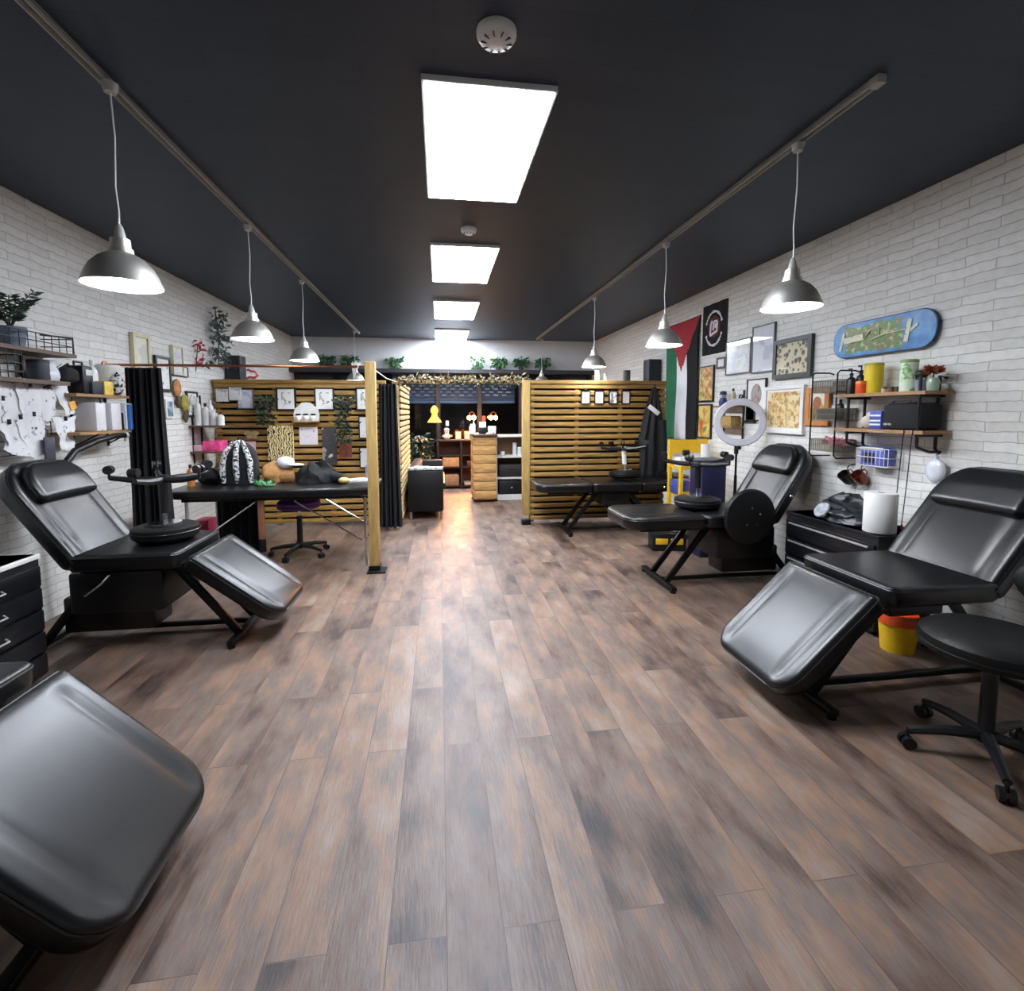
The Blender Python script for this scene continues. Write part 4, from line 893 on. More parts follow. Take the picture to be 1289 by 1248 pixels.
b.tube([(.1 * math.cos(a), .1 * math.sin(a) * .2, .22 + .075 * math.sin(a)) for a in [PI * k / 12 for k in range(13)]], .006, 6); b.build('handle', orangep, t)

# ------------------------------------------------------------------ left side
drawers('drawer_unit', 'black drawer unit with white top against the left wall', (-2.31, 2.50, 0), PI / 2, .62, .5, .68, 5, gloss, whitepaint, 'arc')
t = thing('power_supply', 'flat black device with a silver edge lying on the white-topped drawer unit', 'device', (-2.28, 2.57, .681)); B().box((0, 0, .03), (.26, .24, .06), .006).build('case', blackplastic, t); B().box((.131, .05, .03), (.004, .06, .02)).build('display', silver, t, False); b = B(); b.cyl((.13, -.05, .03), (.145, -.05, .03), .014, n=14); b.build('dial', silver, t)
t = thing('bent_arm_stand', 'black bent tube stand rising behind the left reclining chair', 'stand', (-2.45, 3.74, 0))
q = [WX(u, v, -2.45) - Vector((-2.45, 3.74, 0)) for u, v in ((81, 600), (83, 583), (94, 568), (120, 556), (144, 549), (158, 548))]
B().tube([(-.06, q[0].y + .12, .02), (-.04, q[0].y + .1, .7)] + q, .022, 10).build('arm', blackmetal, t); B().cyl((-.06, q[0].y + .12, 0), (-.06, q[0].y + .12, .025), .09, .08, n=28).build('base', blackmetal, t)
b = B().cyl(q[-1] + Vector((0, .0, -.005)), q[-1] + Vector((0, .0, -.05)), .012, .01, 10); b.ball(q[-1], (.026, .03, .026)); b.build('arm_head', silver, t)
# shelves
t = thing('wall_shelf', 'upper pair of dark wall shelves on the left with wire guards and plant', 'shelf', (XL, 0, 0)); ZA, ZB_ = 1.79, 1.60
for z, y1 in ((ZA, 3.80), (ZB_, 3.72)): B().box((.10, (2.75 + y1) / 2, z), (.2, y1 - 2.75, .024)).build('shelf_board', darkshelf, t, False)
b = B()
for z0, y1 in ((ZA, 3.78), (ZB_, 3.35)):
    for k in range(17 if z0 == ZA else 12):
        y = 2.78 + (y1 - 2.78) * k / (16 if z0 == ZA else 11); b.cyl((.195, y, z0 + .012), (.195, y, z0 + (.11 if z0 == ZA else .17)), .0028, n=5)
    for zz in (.06, .11) if z0 == ZA else (.05, .1, .15): b.tube([(.195, 2.78, z0 + zz), (.195, y1, z0 + zz), (.0, y1, z0 + zz)], .0035, 5)
b.tube([(.195, 3.78, ZA + .012), (.195, 3.78, ZA + .12), (.0, 3.78, ZA + .14)], .006, 6); b.build('wire_guard', blackmetal, t)
b = B()
for y in (2.9, 3.6): b.bar((.01, y, ZB_ - .1), (.01, y, ZA), .012); b.bar((.01, y, ZB_ - .08), (.17, y, ZB_ - .012), .01)
b.build('bracket', blackmetal, t, False)
t = thing('potted_fern', 'bushy dark green fern in a grey-blue pot on the top left shelf', 'plant', tuple(WX(14, 425, -2.55).xy) + (ZA + .012,)); B().lathe([(0, 0), (.06, 0), (.075, .12), (.07, .12), (.06, .1), (0, .1)], n=24).build('pot', mat('grey_blue_pot', (92, 106, 124), .5), t)
b = B()
for k in range(11):
    a = k * .6; l_ = random.uniform(.16, .26); pts = []
    for i in range(9): s = i / 8; pts.append(Vector((.55 * l_ * s * math.cos(a), .55 * l_ * s * math.sin(a), .1 + l_ * (1.0 * s - .4 * s * s) * 1.5)))
    b.tube(pts, .003, 5)
    for i in range(2, 9):
        for sg in (-1, 1): b.leaf(pts[i], (math.cos(a + sg * 1.1), math.sin(a + sg * 1.1), .2), .06, .02)
b.build('fronds', leafdark, t, False)
t = thing('wall_shelf', 'lower pair of wall shelves on the left holding cartons beside the curtain', 'shelf', (XL, 0, 0)); ZC, ZD = 1.53, 1.262
for z in (ZC, ZD): B().box((.10, 4.06, z), (.2, .58, .02)).build('shelf_board', shelfwood, t, False)
b = B()
for y in (4.0, 4.38): b.bar((.008, y, ZD - .12), (.008, y, ZC + .12), .012); b.bar((.01, y, ZD - .1), (.18, y, ZD - .012), .01)
b.bar((.19, 4.02, ZD), (.19, 4.02, ZC), .008); b.build('bracket', blackmetal, t, False)
def SL(u, z, x=-2.53): r = ray(u, 500); k = x / r[0]; return Vector((x, r[1] * k, z))
ZBt, ZCt, ZDt = ZB_ + .0125, ZC + .0105, ZD + .0105
# on the second dark shelf
can('dark cylindrical tin on the second left shelf behind the wire guard', SL(51, ZBt), .055, .13, mat('dark_tin', (52, 54, 66), .4), blackplastic, 'tin', 'tin')
t = thing('tissue_packet', 'glossy white packet on the second left shelf', 'packet', SL(66, ZBt)); B().lathe([(0, 0), (.05, 0), (.055, .03), (.045, .08), (.03, .12), (.034, .135), (0, .14)], n=5).crumple(.012, 18).build('packet', mat('glossy_white_film', (226, 228, 232), .15), t); B().bar((.0, .02, .06), (.03, .06, .12), .03, .004).build('flap', whiteplastic, t)
t = thing('camera_bag', 'lumpy black bag on the second left shelf', 'bag', SL(80, ZBt)); B().box((0, 0, .05), (.14, .16, .1), .03).crumple(.02, 14, 2).build('body', blackfabric, t); B().tube([(.03, -.05, .09), (.04, 0, .125), (.03, .05, .09)], .007, 6).build('strap', blackfabric, t)
# on third shelf
t = thing('countertop_machine', 'small black machine at the left end of the carton shelves', 'machine', SL(101, ZCt)); B().box((0, 0, .1), (.13, .11, .2), .02).build('body', blackplastic, t); B().box((.067, 0, .15), (.006, .07, .04)).build('panel', silver, t, False); B().tube([(0, -.04, .2), (0, -.04, .225), (0, .04, .225), (0, .04, .2)], .007, 6).build('handle', blackplastic, t)
bottle('white spray bottle on the carton shelves behind the small black box', SL(118, ZCt, -2.58), .035, .26, whiteplastic, whiteplastic)
solo(B().box((0, 0, .045), (.1, .12, .09), .004), 'carton', mat('black_white_carton', (40, 42, 52), .5, var=.2), 'small black carton on the upper carton shelf', 'box', SL(115, ZCt, -2.50))
solo(B().box((0, 0, .05), (.08, .1, .1), .004), 'carton', mat('yellow_carton', (216, 186, 84), .5, var=.2, scale=30), 'small yellow carton before the white canister on the left shelf', 'box', SL(131, ZCt, -2.49))
can('tall white canister on the upper carton shelf', SL(139, ZCt, -2.57), .075, .24, mat('white_canister', (220, 218, 208), .5), whiteplastic)
t = thing('patterned_pouch', 'black and white patterned pouch beside the gathered curtain', 'pouch', SL(149, ZCt, -2.49)); B().ball((0, 0, .085), (.05, .05, .085), 16, 12).build('pouch', art('black_white_pattern', (220, 220, 220), [(30, 30, 34)], 40, .5), t); B().tube([(0, -.02, .16), (0, 0, .18), (0, .02, .16)], .005, 6).build('loop', blackfabric, t)
for u, w_, c, lab in ((109, .11, (206, 206, 208), 'large white carton, leftmost on the lower carton shelf'), (129, .12, (210, 210, 214), 'white carton in the middle of the lower carton shelf'), (146, .1, (204, 208, 214), 'white carton on the lower carton shelf, third from the left')):
    solo(B().box((0, 0, .105), (.15, w_, .21), .012), 'carton', mat('white_carton_%d' % u, c, .5, var=.06), lab, 'box', SL(u + 3, ZDt))
solo(B().box((0, 0, .1), (.14, .03, .2), .003), 'carton', mat('bright_blue_carton', (60, 110, 180), .5), 'thin blue packet right of the white cartons', 'box', SL(152, ZDt, -2.5))
bottle('dark glass bottle at the right end of the lower carton shelf', SL(154, ZDt, -2.485), .025, .19, mat('dark_glass_bottle', (40, 44, 48), .2), blackplastic)
# stencil rack
t = thing('stencil_grid', 'black wire grid on the left wall covered with stencil papers', 'rack', (-2.545, 0, 0)); b = B(); gy0, gy1, gz0, gz1 = 2.75, 3.66, 1.15, 1.575
for k in range(12): y = gy0 + (gy1 - gy0) * k / 11; b.cyl((0, y, gz0), (0, y, gz1), .003, n=5)
for k in range(6): z = gz0 + (gz1 - gz0) * k / 5; b.cyl((0, gy0, z), (0, gy1, z), .003, n=5)
b.build('wires', blackmetal, t, False)
b = B()
for y in (gy0 + .05, gy1 - .05): b.cyl((-.104, y, gz1 - .01), (0, y, gz1 - .01), .004, n=6)
b.build('wall_hook', blackmetal, t, False)
SHT = [((8, 520), 30, 40, -8, 'half-seen stencil sheet at the left edge of the wire grid'), ((20, 500), 34, 44, 10, 'upper left stencil sheet with bold dark marks on the wire grid'), ((30, 548), 50, 50, -18, 'big slanted stencil sheet at the lower left of the wire grid'), ((42, 512), 30, 60, 6, 'long stencil sheet in the middle of the wire grid'),
       ((46, 548), 34, 58, 16, 'slanted long stencil sheet below the middle of the wire grid'), ((63, 508), 26, 46, -4, 'rounded narrow stencil sheet right of the middle of the wire grid'), ((83, 502), 22, 44, 24, 'tilted stencil sheet with an orange corner at the upper right'), ((84, 546), 34, 42, 3, 'square stencil sheet at the lower right of the wire grid'), ((12, 545), 22, 30, 20, 'small stencil sheet below the half-seen one at the left edge')]
for k, ((u, v), w_, h_, an, lab) in enumerate(SHT):
    p = WX(u, v, -2.52); sc_ = p.y / 620 * 1.0; t = thing('stencil_paper', lab, 'paper', (-2.538 + .002 * k, p.y, p.z), 0, 'stencil papers on the wire grid')
    ww = w_ * sc_ * 1.08; hh = h_ * sc_ * .88; b = B(); b.T = Matrix.Rotation(R(an), 4, 'X'); rows = [[(.004 * math.sin(6 * j / 8 + k), (-ww / 2 + ww * j / 8) * (.78 + .2 * math.sin(PI * i / 12 + .3 * k) + .07 * math.sin(i * 1.3 + k * 2)), hh / 2 - hh * i / 12 + .03 * hh * math.sin(j * .8 + k)) for j in range(9)] for i in range(13)]
    b.grid(rows, .001, (-1, 0, 0)); b.build('sheet', a_sten[k % 3], t)
    B().box((.006, 0, hh * .46), (.012, .016, .03), .002).build('bulldog_clip', blackmetal, t)
    if k == 6: b = B(); b.T = Matrix.Rotation(R(an), 4, 'X'); b.box((.006, ww * .25, -hh * .28), (.002, ww * .4, hh * .25)); b.build('orange_corner', mat('orange_print', (220, 160, 60), .6), t, False)
p = WX(62, 567, -2.50); t = thing('tablet', 'dark tablet hanging from the bottom of the wire grid', 'tablet', (-2.497, p.y, p.z)); B().box((0, 0, 0), (.01, .085, .17), .004).build('case', speckle, t); B().tube([(0, 0, .085), (0, .003, .12), (-.02, 0, .14)], .003, 6).build('loop', blackplastic, t)

# left corner shelf with bottles behind the massage table
p0, p1 = DP(243, 535, 5.75), DP(291, 537, 5.75)
t = thing('corner_shelf', 'dark two-tier corner shelf with white bottles on the left wall', 'shelf', (XL, 5.86, 0))
for z in (1.26, .98): B().box((.17, 0, z), (.34, .34, .02)).build('shelf_board', darkshelf, t, False)
b = B().bar((.01, .1, .86), (.01, .1, 1.6), .014); b.bar((.01, -.1, .86), (.01, -.1, 1.6), .014); b.build('upright', blackmetal, t, False)
cz = 1.271
for k, (x, y, h_, r_) in enumerate(((.06, -.08, .3, .035), (.13, -.06, .24, .035), (.21, -.05, .17, .04), (.29, -.08, .14, .035), (.12, .08, .28, .035))):
    bottle(['tall white bottle at the wall end of the corner shelf', 'white bottle, second from the wall on the corner shelf', 'short white pot-bellied bottle in the middle of the corner shelf', 'shortest white bottle at the outer end of the corner shelf', 'white bottle at the back of the corner shelf'][k], (XL + x, 5.86 + y, cz), r_, h_, mat('frosted_white_bottle', (220, 220, 218), .4), [whiteplastic, blackplastic][k % 2], group='bottles on the corner shelf')
solo(B().box((0, 0, .055), (.18, .2, .11), .006), 'carton', mat('hot_pink_carton', (216, 70, 130), .45, var=.3, scale=18), 'hot pink carton on the lower board of the corner shelf', 'box', (XL + .2, 5.83, .991))
solo(B().box((0, 0, .035), (.09, .12, .07), .006), 'carton', mat('pale_pink_carton', (222, 176, 190), .45), 'pale pink carton near the wall on the corner shelf lower board', 'box', (XL + .06, 5.80, .991))
for (u, v), lab in (((268, 498), 'white box picture on the left wall above the white bottles, nearer'), ((285, 496), 'white box picture on the left wall above the white bottles, beside the screen')):
    p = DP(u, v, 6.0); 
    t = thing('box_canvas', lab, 'picture', (p.x, 6.268, p.z - .06), 0, 'white box pictures'); B().box((0, -.02, .07), (.13, .04, .15), .004).build('canvas', art('faint_grey_print', (220, 220, 218), [(170, 170, 172)], 16, .56), t)
def speaker(label, loc):
    t = thing('wall_speaker', label, 'speaker', loc, 0, 'wall speakers'); B().box((0, 0, 0), (.18, .2, .36), .012).build('cabinet', speckle, t); B().box((0, -.102, 0), (.15, .006, .32)).build('grille', mat('dark_grille', (36, 38, 46), .7, var=.2, scale=90), t, False)
p = DP(290, 466, 6.7); speaker('dark box speaker on the left wall above the slatted screen', (XL + .1, 6.75, p.z))
p = DP(829, 471, 6.55); speaker('dark box speaker on the right wall beside the flag', (XR - .1, 6.6, p.z + .02))
# massage table
t = thing('massage_table', 'black padded massage table on metal legs beside the timber post', 'table', (-1.46, 4.86, 0))
b, rim = pad(1.77, .72, .07, .16, .03, crown=.003, edge=.025); bmesh.ops.transform(b.bm, matrix=Matrix.Translation((-.91, 0, .665)), verts=b.bm.verts); o = b.build('table_top', leather, t, ang=60)
B().box((0, 0, .65), (1.5, .62, .03)).build('under_frame', blackmetal, t, False)
for x in (-.72, .78):
    for y in (-.29, .29): B().cyl((x, y, .64), (x, y, .3), .014).cyl((x, y, .34), (x, y, 0), .011).build('leg', chrome if x > 0 else silver, t)
    for y in (-.29, .29): B().cyl((x * .96, y, .24), (x * .22, y, .62), .007, n=8).build('brace', chrome, t)
    B().cyl((x, -.29, .25), (x, .29, .25), .009).build('cross_bar', chrome, t)
for y in (-.27,): B().box((-.12, y, .46), (.05, .03, .36), .004).build('middle_leg', mat('reddish_leg_timber', (140, 92, 66), .6, var=.2), t)
# hanging cloth under the table's left half
b = B(); rows = []
for i in range(13):
    a = i / 12; rows.append([(-.68 + .42 * j / 40, -.02 + .025 * math.sin(j * .8 + a) * (.4 + a), .03 + .6 * (1 - a)) for j in range(41)])
b.grid(rows, .004, (0, 1, 0)); solo(b, 'cloth_drape', blackcloth, 'black cloth hanging under the left half of the massage table', 'cloth', (-1.46, 5.08, 0))
solo(B().box((0, 0, .17), (.14, .2, .34), .008), 'storage_box', mat('crimson_box', (160, 40, 74), .5), 'crimson upright box under the left end of the massage table', 'box', (-2.36, 5.30, 0))
ZT = .739
def TT(u, v): return FL(u, v, ZT)
# backpack
t = thing('backpack', 'black backpack with white patterned stripes on the massage table', 'backpack', (-1.86, 4.93, ZT)); b = B(); rows = []
for i in range(21):
    a = i / 20; z = .40 * a; k = (1 - max(0, (a - .45) / .55) ** 2.2) ** .5 if a < 1 else .03
    rows.append([((.155 * k) * math.copysign(abs(math.cos(q)) ** .7, math.cos(q)), (.1 * k) * math.copysign(abs(math.sin(q)) ** .7, math.sin(q)), z) for q in [2 * PI * j / 40 for j in range(41)]])
b.grid(rows); b.face([r for r in rows[0][:-1]]); b.build('body', blackfabric, t)
pat = art('white_chain_pattern', (214, 214, 214), [(20, 20, 24)], 45, .5)
for x in (-.12, 0.0, .115):
    s = B(); s.tube([(x, -.085, .02), (x * 1.02, -.112 if x == 0 else -.1, .12), (x * .98, -.115 if x == 0 else -.085, .22), (x * .75, -.09, .31), (x * .4, -.05, .385), (x * .2, 0, .405)], [.02, .026, .026, .024, .02, .01], 10); s.build('patterned_stripe', pat, t)
B().tube([(-.03, .02, .39), (-.02, .02, .43), (.02, .02, .43), (.03, .02, .39)], .008, 6).build('handle', blackfabric, t)
t = thing('tote_bag', 'slumped tan bag on the massage table behind the black jacket', 'bag', (-1.53, 4.98, ZT)); b = B().ball((-.05, 0, .085), (.11, .09, .1), 20, 12); b.ball((.06, .0, .07), (.09, .08, .075), 18, 10); b.crumple(.045, 11, 3); b.build('body', mat('tan_soft_leather', (196, 146, 92), .6, var=.2, bump=.4, bscale=25), t); B().tube([(-.08, -.03, .16), (0, -.05, .09), (.06, -.03, .13)], .014, 8).build('strap', mat('tan_soft_leather_dark', (170, 120, 72), .6), t)
t = thing('cap', 'white baseball cap resting on the tan bag', 'cap', (-1.47, 4.96, ZT + .16)); B().ball((0, 0, .03), (.085, .08, .06), 18, 10).build('crown', white, t); B().ball((.11, -.03, .01), (.07, .06, .012), 16, 6).build('brim', white, t)
t = thing('coat', 'crumpled black coat heaped on the massage table', 'coat', (-1.19, 4.94, ZT)); b = B(); rows = []
for i in range(15):
    th = PI / 2 * i / 14
    rows.append([(.19 * math.sin(th) ** .7 * math.cos(q) * (1 + .12 * math.sin(4 * q + i * .3)), .16 * math.sin(th) ** .7 * math.sin(q) * (1 + .1 * math.sin(3 * q)), .002 + .17 * math.cos(th) ** .8 * (1 + .12 * math.sin(3 * q + 1))) for q in [2 * PI * j / 36 for j in range(37)]])
b.grid(rows); b.crumple(.04, 12, 5); b.build('body', blackfabric, t); B().tube([(.16, -.06, .06), (.26, -.09, .04), (.3, -.1, .03)], [.05, .045, .03], 10).build('sleeve', blackfabric, t)
t = thing('green_ornament', 'small green and white crumpled wrapper on the massage table', 'wrapper', tuple(FL(332, 612, ZT))); b = B()
for k in range(26): b.leaf((random.uniform(-.07, .07), random.uniform(-.03, .03), .006), (random.uniform(-1, 1), random.uniform(-1, 1), random.uniform(.2, 1)), .06, .04)
b.build('wrapper', mat('green_wrapper', (110, 170, 120), .4, var=.5, scale=30), t, False); B().box((.05, 0, .01), (.05, .03, .012), .003).build('white_piece', whiteplastic, t)
t = thing('dark_bag', 'low black bag at the left end of the massage table', 'bag', (-2.13, 4.99, ZT)); B().ball((0, 0, .07), (.12, .12, .075), 20, 10).crumple(.04, 11, 9).build('body', blackfabric, t); B().tube([(-.05, -.06, .12), (0, -.08, .16), (.06, -.06, .12)], .008, 6).build('handle', blackfabric, t)
bottle('amber bottle with black cap left of the backpack on the massage table', (-2.24, 4.80, ZT), .03, .2, mat('amber_orange_bottle', (176, 110, 54), .35), blackplastic)
b = B().box((0, 0, .008), (.22, .16, .016)); b.box((.05, .02, .02), (.2, .14, .008), M=Matrix.Rotation(.3, 3, 'Z')); solo(b, 'paper_stack', paper, 'loose stack of white papers at the right end of the massage table', 'papers', (-.80, 4.92, ZT), smooth=False)
solo(B().ball((0, 0, .03), (.05, .05, .03)), 'tape_ball', mat('straw_twine', (190, 170, 110), .8), 'small straw coloured ball beside the white papers', 'ball', (-.90, 4.78, ZT))
bottle('clear lilac bottle at the right end of the massage table', (-.70, 4.98, ZT + .0), .03, .2, mat('lilac_bottle', (150, 146, 176), .3), whiteplastic)

# ------------------------------------------------------------------ items on top of the right screen and E chair side
for u, h_, lab in ((752, .13, 'off-white pot standing on top of the right slatted screen below the third lamp'), (762, .09, 'smaller off-white pot beside the taller one on top of the right screen')):
    p = DP(u, 475, 6.03); can(lab, (p.x, 6.03, 1.801), .035 if h_ > .1 else .025, h_, mat('off_white_pot', (196, 192, 178), .5), whitepaint, 'pot', 'pot')
p = DP(789, 475, 6.03); can('dark grey tin standing on top of the right slatted screen', (p.x, 6.03, 1.801), .045, .13, mat('dark_ledge_tin', (60, 64, 62), .5), blackplastic, 'tin', 'tin')

# ------------------------------------------------------------------ reception
# sofa seen from its end
t = thing('sofa', 'black leather sofa end-on at the reception opening', 'sofa', (-.19, 7.25, 0))
B().box((0, 0, .24), (.44, 1.5, .3), .03).build('base', leather_matt, t)
for y in (-.72, .72): B().box((0.0, y, .38), (.46, .14, .55), .03).build('armrest', leather_matt, t)
B().box((-.155, 0, .5), (.14, 1.32, .38), .04).build('backrest', leather_matt, t)
for y in (-.32, .32): B().box((.07, y, .42), (.38, .62, .1), .03).build('seat_cushion', leather_matt, t)
for x in (-.2, .2):
    for y in (-.68, .68): B().cyl((x, y, .1), (x, y, 0), .022, .016).build('foot', silver, t)
t = thing('folded_blanket', 'folded white and grey patterned blanket on the sofa armrest', 'blanket', (-.19, 6.53, .657)); B().box((0, 0, .016), (.46, .15, .032), .006).build('blanket', art('grey_white_weave', (206, 208, 206), [(110, 120, 124), (150, 156, 156)], 22, .5), t); B().box((-.05, -.0, .036), (.2, .13, .008), .002).build('top_fold', whiteplastic, t)
# counter
t = thing('reception_counter', 'reception counter clad in pale timber planks at the opening', 'counter', (.70, 7.9, 0)); b = B()
for k in range(7): b.box((0, -.28, .05 + .14 * k + .068), (.34, .03, .132), .004)
b.build('front_cladding', counterwood, t); B().box((0, .02, .53), (.33, .57, 1.0), .003).build('carcass', mat('brown_carcass', (110, 80, 52), .6, var=.2), t); B().box((0, .0, 1.05), (.38, .66, .035), .004).build('counter_top', mat('dark_counter_top', (74, 58, 46), .45, var=.2), t)
b = B()
for k in range(7): b.box((-.18, .02, .05 + .14 * k + .068), (.02, .56, .132), .004)
b.build('side_cladding', counterwood, t)
for u, h_, r_, lab in ((593, .16, .03, 'white pump bottle on the left end of the reception counter'), (597, .2, .03, 'taller white bottle on the reception counter')):
    p = DP(u, 550, 7.8); bottle(lab, (p.x, 7.8 + .1 * (h_ > .18), 1.068), r_, h_, whiteplastic, whiteplastic)
t = thing('card_holder', 'black card holder with white card on the reception counter', 'card holder', (.68, 7.86, 1.068)); B().box((0, 0, .05), (.12, .06, .1), .004).build('holder', blackplastic, t); B().box((0, .0, .13), (.11, .006, .12)).build('card', paper, t, False)
solo(B().box((0, 0, .06), (.12, .08, .12), .004), 'leaflet_box', art('leaflet_print', (220, 220, 216), [(120, 120, 124)], 18, .58), 'white leaflet box at the right of the reception counter', 'box', (.82, 7.76, 1.068))
t = thing('shelf_unit', 'open white shelf unit behind the right screen end', 'shelf unit', (1.13, 7.9, 0)); b = B()
for x in (-.24, .24): b.box((x, 0, .53), (.025, .34, 1.0))
b.build('side_panel', whitepaint, t, False)
for z in (.08, .36, .7, 1.03): B().box((0, 0, z), (.455, .34, .03)).build('shelf_board', whitepaint, t, False)
B().box((0, .165, .53), (.455, .012, .97)).build('back_panel', mat('brown_back_panel', (120, 86, 60), .6), t, False); B().box((0, -.02, .035), (.455, .3, .06)).build('plinth', whitepaint, t, False)
for z, w_, h_, m_, lab in ((.096, .4, .22, blackplastic, 'black box with a silver knob on the bottom shelf of the white unit'), (.376, .4, .2, mat('dark_brown_box', (40, 34, 32), .6), 'dark box on the middle shelf of the white unit')):
    t = thing('storage_box', lab, 'box', (1.13, 7.87, z)); B().box((0, 0, h_ / 2), (w_, .26, h_), .006).build('box', m_, t)
    if z < .2: B().ball((0, -.14, h_ * .5), .014, 10, 6).build('knob', silver, t)
    else: B().box((0, -.131, h_ * .6), (.08, .006, .02)).build('handle_slot', mat('slot_black', (10, 10, 10), .8), t, False)
for x, h_, lab in ((1.0, .06, 'low white dish on the top shelf of the white unit'), (1.2, .2, 'tall white jar on the top shelf of the white unit'), (1.28, .13, 'short white jar on the top shelf of the white unit')): can(lab, (x, 7.86, .716), .035, h_, whitepaint, whiteplastic, 'jar', 'jar')
# low dark shelving below the window
t = thing('low_shelving', 'low dark shelving with boxes below the shop window', 'shelving', (.39, 9.25, 0)); b = B()
for x in (-.42, .0, .42): b.box((x, 0, .45), (.03, .34, .9))
b.build('upright', darkframe, t, False)
for z in (.05, .4, .62, .89): B().box((0, 0, z), (.84, .34, .025)).build('shelf_board', darkframe, t, False)
B().box((0, .16, .45), (.82, .01, .86)).build('back_panel', mat('warm_brown_panel', (84, 52, 36), .7), t, False)
for x, z, w_, h_, c, lab in ((.15, .063, .3, .2, (150, 112, 80), 'brown box on the bottom of the low shelving'), (.16, .413, .3, .17, (190, 140, 90), 'tan printed box on the middle of the low shelving'), (.56, .063, .32, .05, (196, 170, 150), 'flat pale box on the bottom of the low shelving'), (.56, .413, .2, .1, (96, 50, 40), 'dark red box on the middle of the low shelving')):
    solo(B().box((0, 0, h_ / 2), (w_, .22, h_), .006), 'storage_box', mat('reception_box_%d' % int(x * 100 + z * 1000), c, .6, var=.25, scale=20), lab, 'box', (x + .04, 9.2, z))
for u, lab in ((577, 'cream framed card on the low shelving, left of two'), (588, 'cream framed card on the low shelving, right of two')):
    p = DP(u, 565, 9.2); t = thing('framed_card', lab, 'card', (p.x, 9.2, .903), 0, 'framed cards on the low shelving'); B().box((0, 0, .075), (.11, .02, .15), .003).build('frame', mat('gold_card_frame', (170, 130, 80), .5), t); B().box((0, -.011, .075), (.09, .004, .13)).build('card', mat('cream_card', (230, 216, 180), .6), t, False)
solo(B().ball((0, 0, .06), (.06, .06, .06)).lathe([(.03, .1), (.05, .2), (.02, .22)], n=14), 'vase', mat('pale_vase', (210, 200, 200), .4), 'pale vase on the left of the low shelving', 'vase', (.13, 9.2, .903))
t = thing('easel', 'small wooden folding easel left of the low shelving', 'easel', (-.25, 9.1, 0)); b = B()
for s in (-1, 1): b.bar((s * .14, 0, 0), (s * .02, .02, .95), .03)
b.build('leg', counterwood, t, False); B().bar((0, .22, 0), (0, .03, .9), .03).build('rear_leg', counterwood, t, False)
b = B(); b.bar((-.1, .004, .3), (.1, .004, .3), .03); b.bar((-.06, .012, .62), (.06, .012, .62), .03); b.build('rung', counterwood, t, False)
ivy('tall dark green plant between sofa and easel in the reception', (-.36, 8.5, 0), .18, .95, 0, 260, leafdark, name='potted_plant', sc=.12)
for u, v, w_, h_, c, lab in ((563, 533, .06, .1, (230, 230, 228), 'small white notice on the shop window'), (563, 549, .2, .04, (196, 170, 84), 'narrow yellow sign on the shop window'), (565, 560, .08, .06, (220, 220, 226), 'little white card on the shop window below the yellow sign')):
    p = DP(u, v, YB + .085); solo(B().box((0, 0, 0), (w_, .006, h_)), 'window_sign', mat('sign_%d' % v, c, .6, var=.03), lab, 'sign', (p.x, YB + .088, p.z), smooth=False)
# roller shutter
t = thing('roller_shutter', 'dark blue slotted roller shutter half lowered behind the shop window', 'shutter', (.3, YB + .24, 0)); b = B(); blue = mat('dark_blue_shutter', (44, 62, 92), .5, var=.15)
z = 1.63
while z < 2.18: b.box((0, 0, z + .03), (2.4, .02, .056), .008); z += .06
b.build('curtain', blue, t); b = B()
for r_ in range(4):
    for k in range(13): b.box((-1.05 + .17 * k + (.085 if r_ % 2 else 0), -.0115, 1.72 + .06 * r_ * 1.0 + .03), (.09, .004, .018), .001)
b.build('slot', mat('pale_blue_slot', (140, 160, 186), .5), t)
B().box((0, 0, 1.61), (2.4, .035, .05), .004).build('bottom_bar', mat('blue_bottom_bar', (62, 88, 118), .5), t)
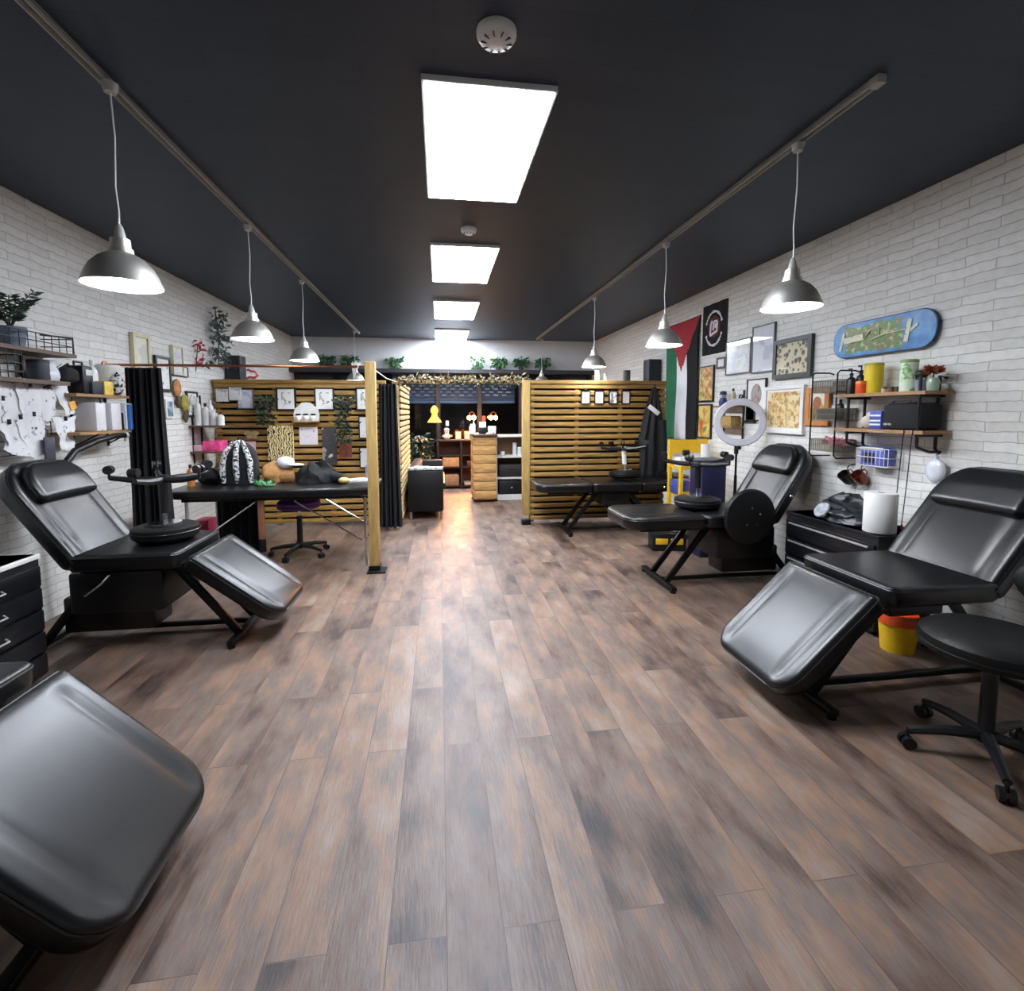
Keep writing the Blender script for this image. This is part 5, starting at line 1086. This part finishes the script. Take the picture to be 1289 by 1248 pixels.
# warm lamps
EMW = mat('warm_filament_bulb', (255, 186, 96), .5, var=0, emit=26)
for u, lab in ((594, 'glowing warm bulb lamp on the window frame, left of two'), (621, 'glowing warm bulb lamp on the window frame, right of two')):
    p = DP(u, 526, 9.45); t = thing('wall_lamp', lab, 'lamp', (p.x, 9.45, p.z), 0, 'warm bulb lamps'); b = B()
    for s in (-1, 1): b.ball((s * .045, 0, 0), (.035, .035, .045), 14, 10)
    b.build('bulb', EMW, t); B().cyl((-.045, 0, .04), (-.045, 0, .09), .016).cyl((.045, 0, .04), (.045, 0, .09), .016).build('lamp_holder', copper, t)
    B().tube([(-.045, 0, .09), (0, .02, .11), (.045, 0, .09)], .008, 6).tube([(0, .02, .11), (0, .13, .11)], .008, 6).build('bracket', copper, t)
p = DP(547, 532, 9.0); t = thing('amber_lamp', 'amber glass pendant lamp glowing left of the window notice', 'lamp', (p.x, 9.0, p.z)); B().lathe([(.02, .3), (.06, .25), (.07, .2), (.045, .15), (.06, .1), (.12, .02), (.125, 0)], n=24).build('shade', mat('amber_lit_glass', (226, 160, 60), .3, var=.15, emit=1.3), t); B().ball((0, 0, .06), .03).build('bulb', EMW, t); B().tube([(0, 0, .3), (0, 0, H - p.z)], .004, 6).build('cord', blackplastic, t)
solo(B().box((0, 0, 0), (.06, .06, 1.34)), 'copper_post', mat('rust_painted_post', (150, 74, 52), .5, var=.2), 'rust red post by the shop window between the two warm bulbs', 'post', (DP(609, 520, 9.5).x, 9.53, .671), smooth=False)

# ------------------------------------------------------------------ light, world, camera
def lamp_light(kind, name, loc, energy, col, size):
    l = bpy.data.lights.new(name, kind); l.energy = energy; l.color = col
    if kind == 'POINT': l.shadow_soft_size = size
    o = bpy.data.objects.new(name, l); o.location = loc; COL.objects.link(o); return o
for x_ in (.62, .98):
    o = lamp_light('SPOT', 'reception_warm_light', (x_, 9.36, 1.36), 190, (1, .40, .15), .06)
    o.data.spot_size = R(92); o.data.spot_blend = .6; o.data.shadow_soft_size = .08; o.rotation_euler = Vector((-.25, -.6, -.78)).to_track_quat('-Z', 'Y').to_euler()
w = bpy.data.worlds.new('night'); S.world = w; w.use_nodes = True
w.node_tree.nodes['Background'].inputs[0].default_value = (.012, .015, .022, 1); w.node_tree.nodes['Background'].inputs[1].default_value = 1
cd = bpy.data.cameras.new('camera'); cam = bpy.data.objects.new('camera', cd); COL.objects.link(cam); S.camera = cam
cd.sensor_fit = 'HORIZONTAL'; cd.sensor_width = 36; cd.lens = 36 * F / 1289
cd.shift_x = (1289 / 2 - PX) / 1289; cd.shift_y = -(1248 / 2 - PY) / 1289
cd.clip_start = .02
cam.matrix_world = Matrix(((AX.x, -AX.y, -AX.z, 0), (AY.x, -AY.y, -AY.z, 0), (AZ.x, -AZ.y, -AZ.z, CH), (0, 0, 0, 1)))
S.view_settings.view_transform = 'Standard'; S.view_settings.look = 'None'; S.view_settings.gamma = 1; S.view_settings.use_curve_mapping = False
S.view_settings.exposure = 1.2
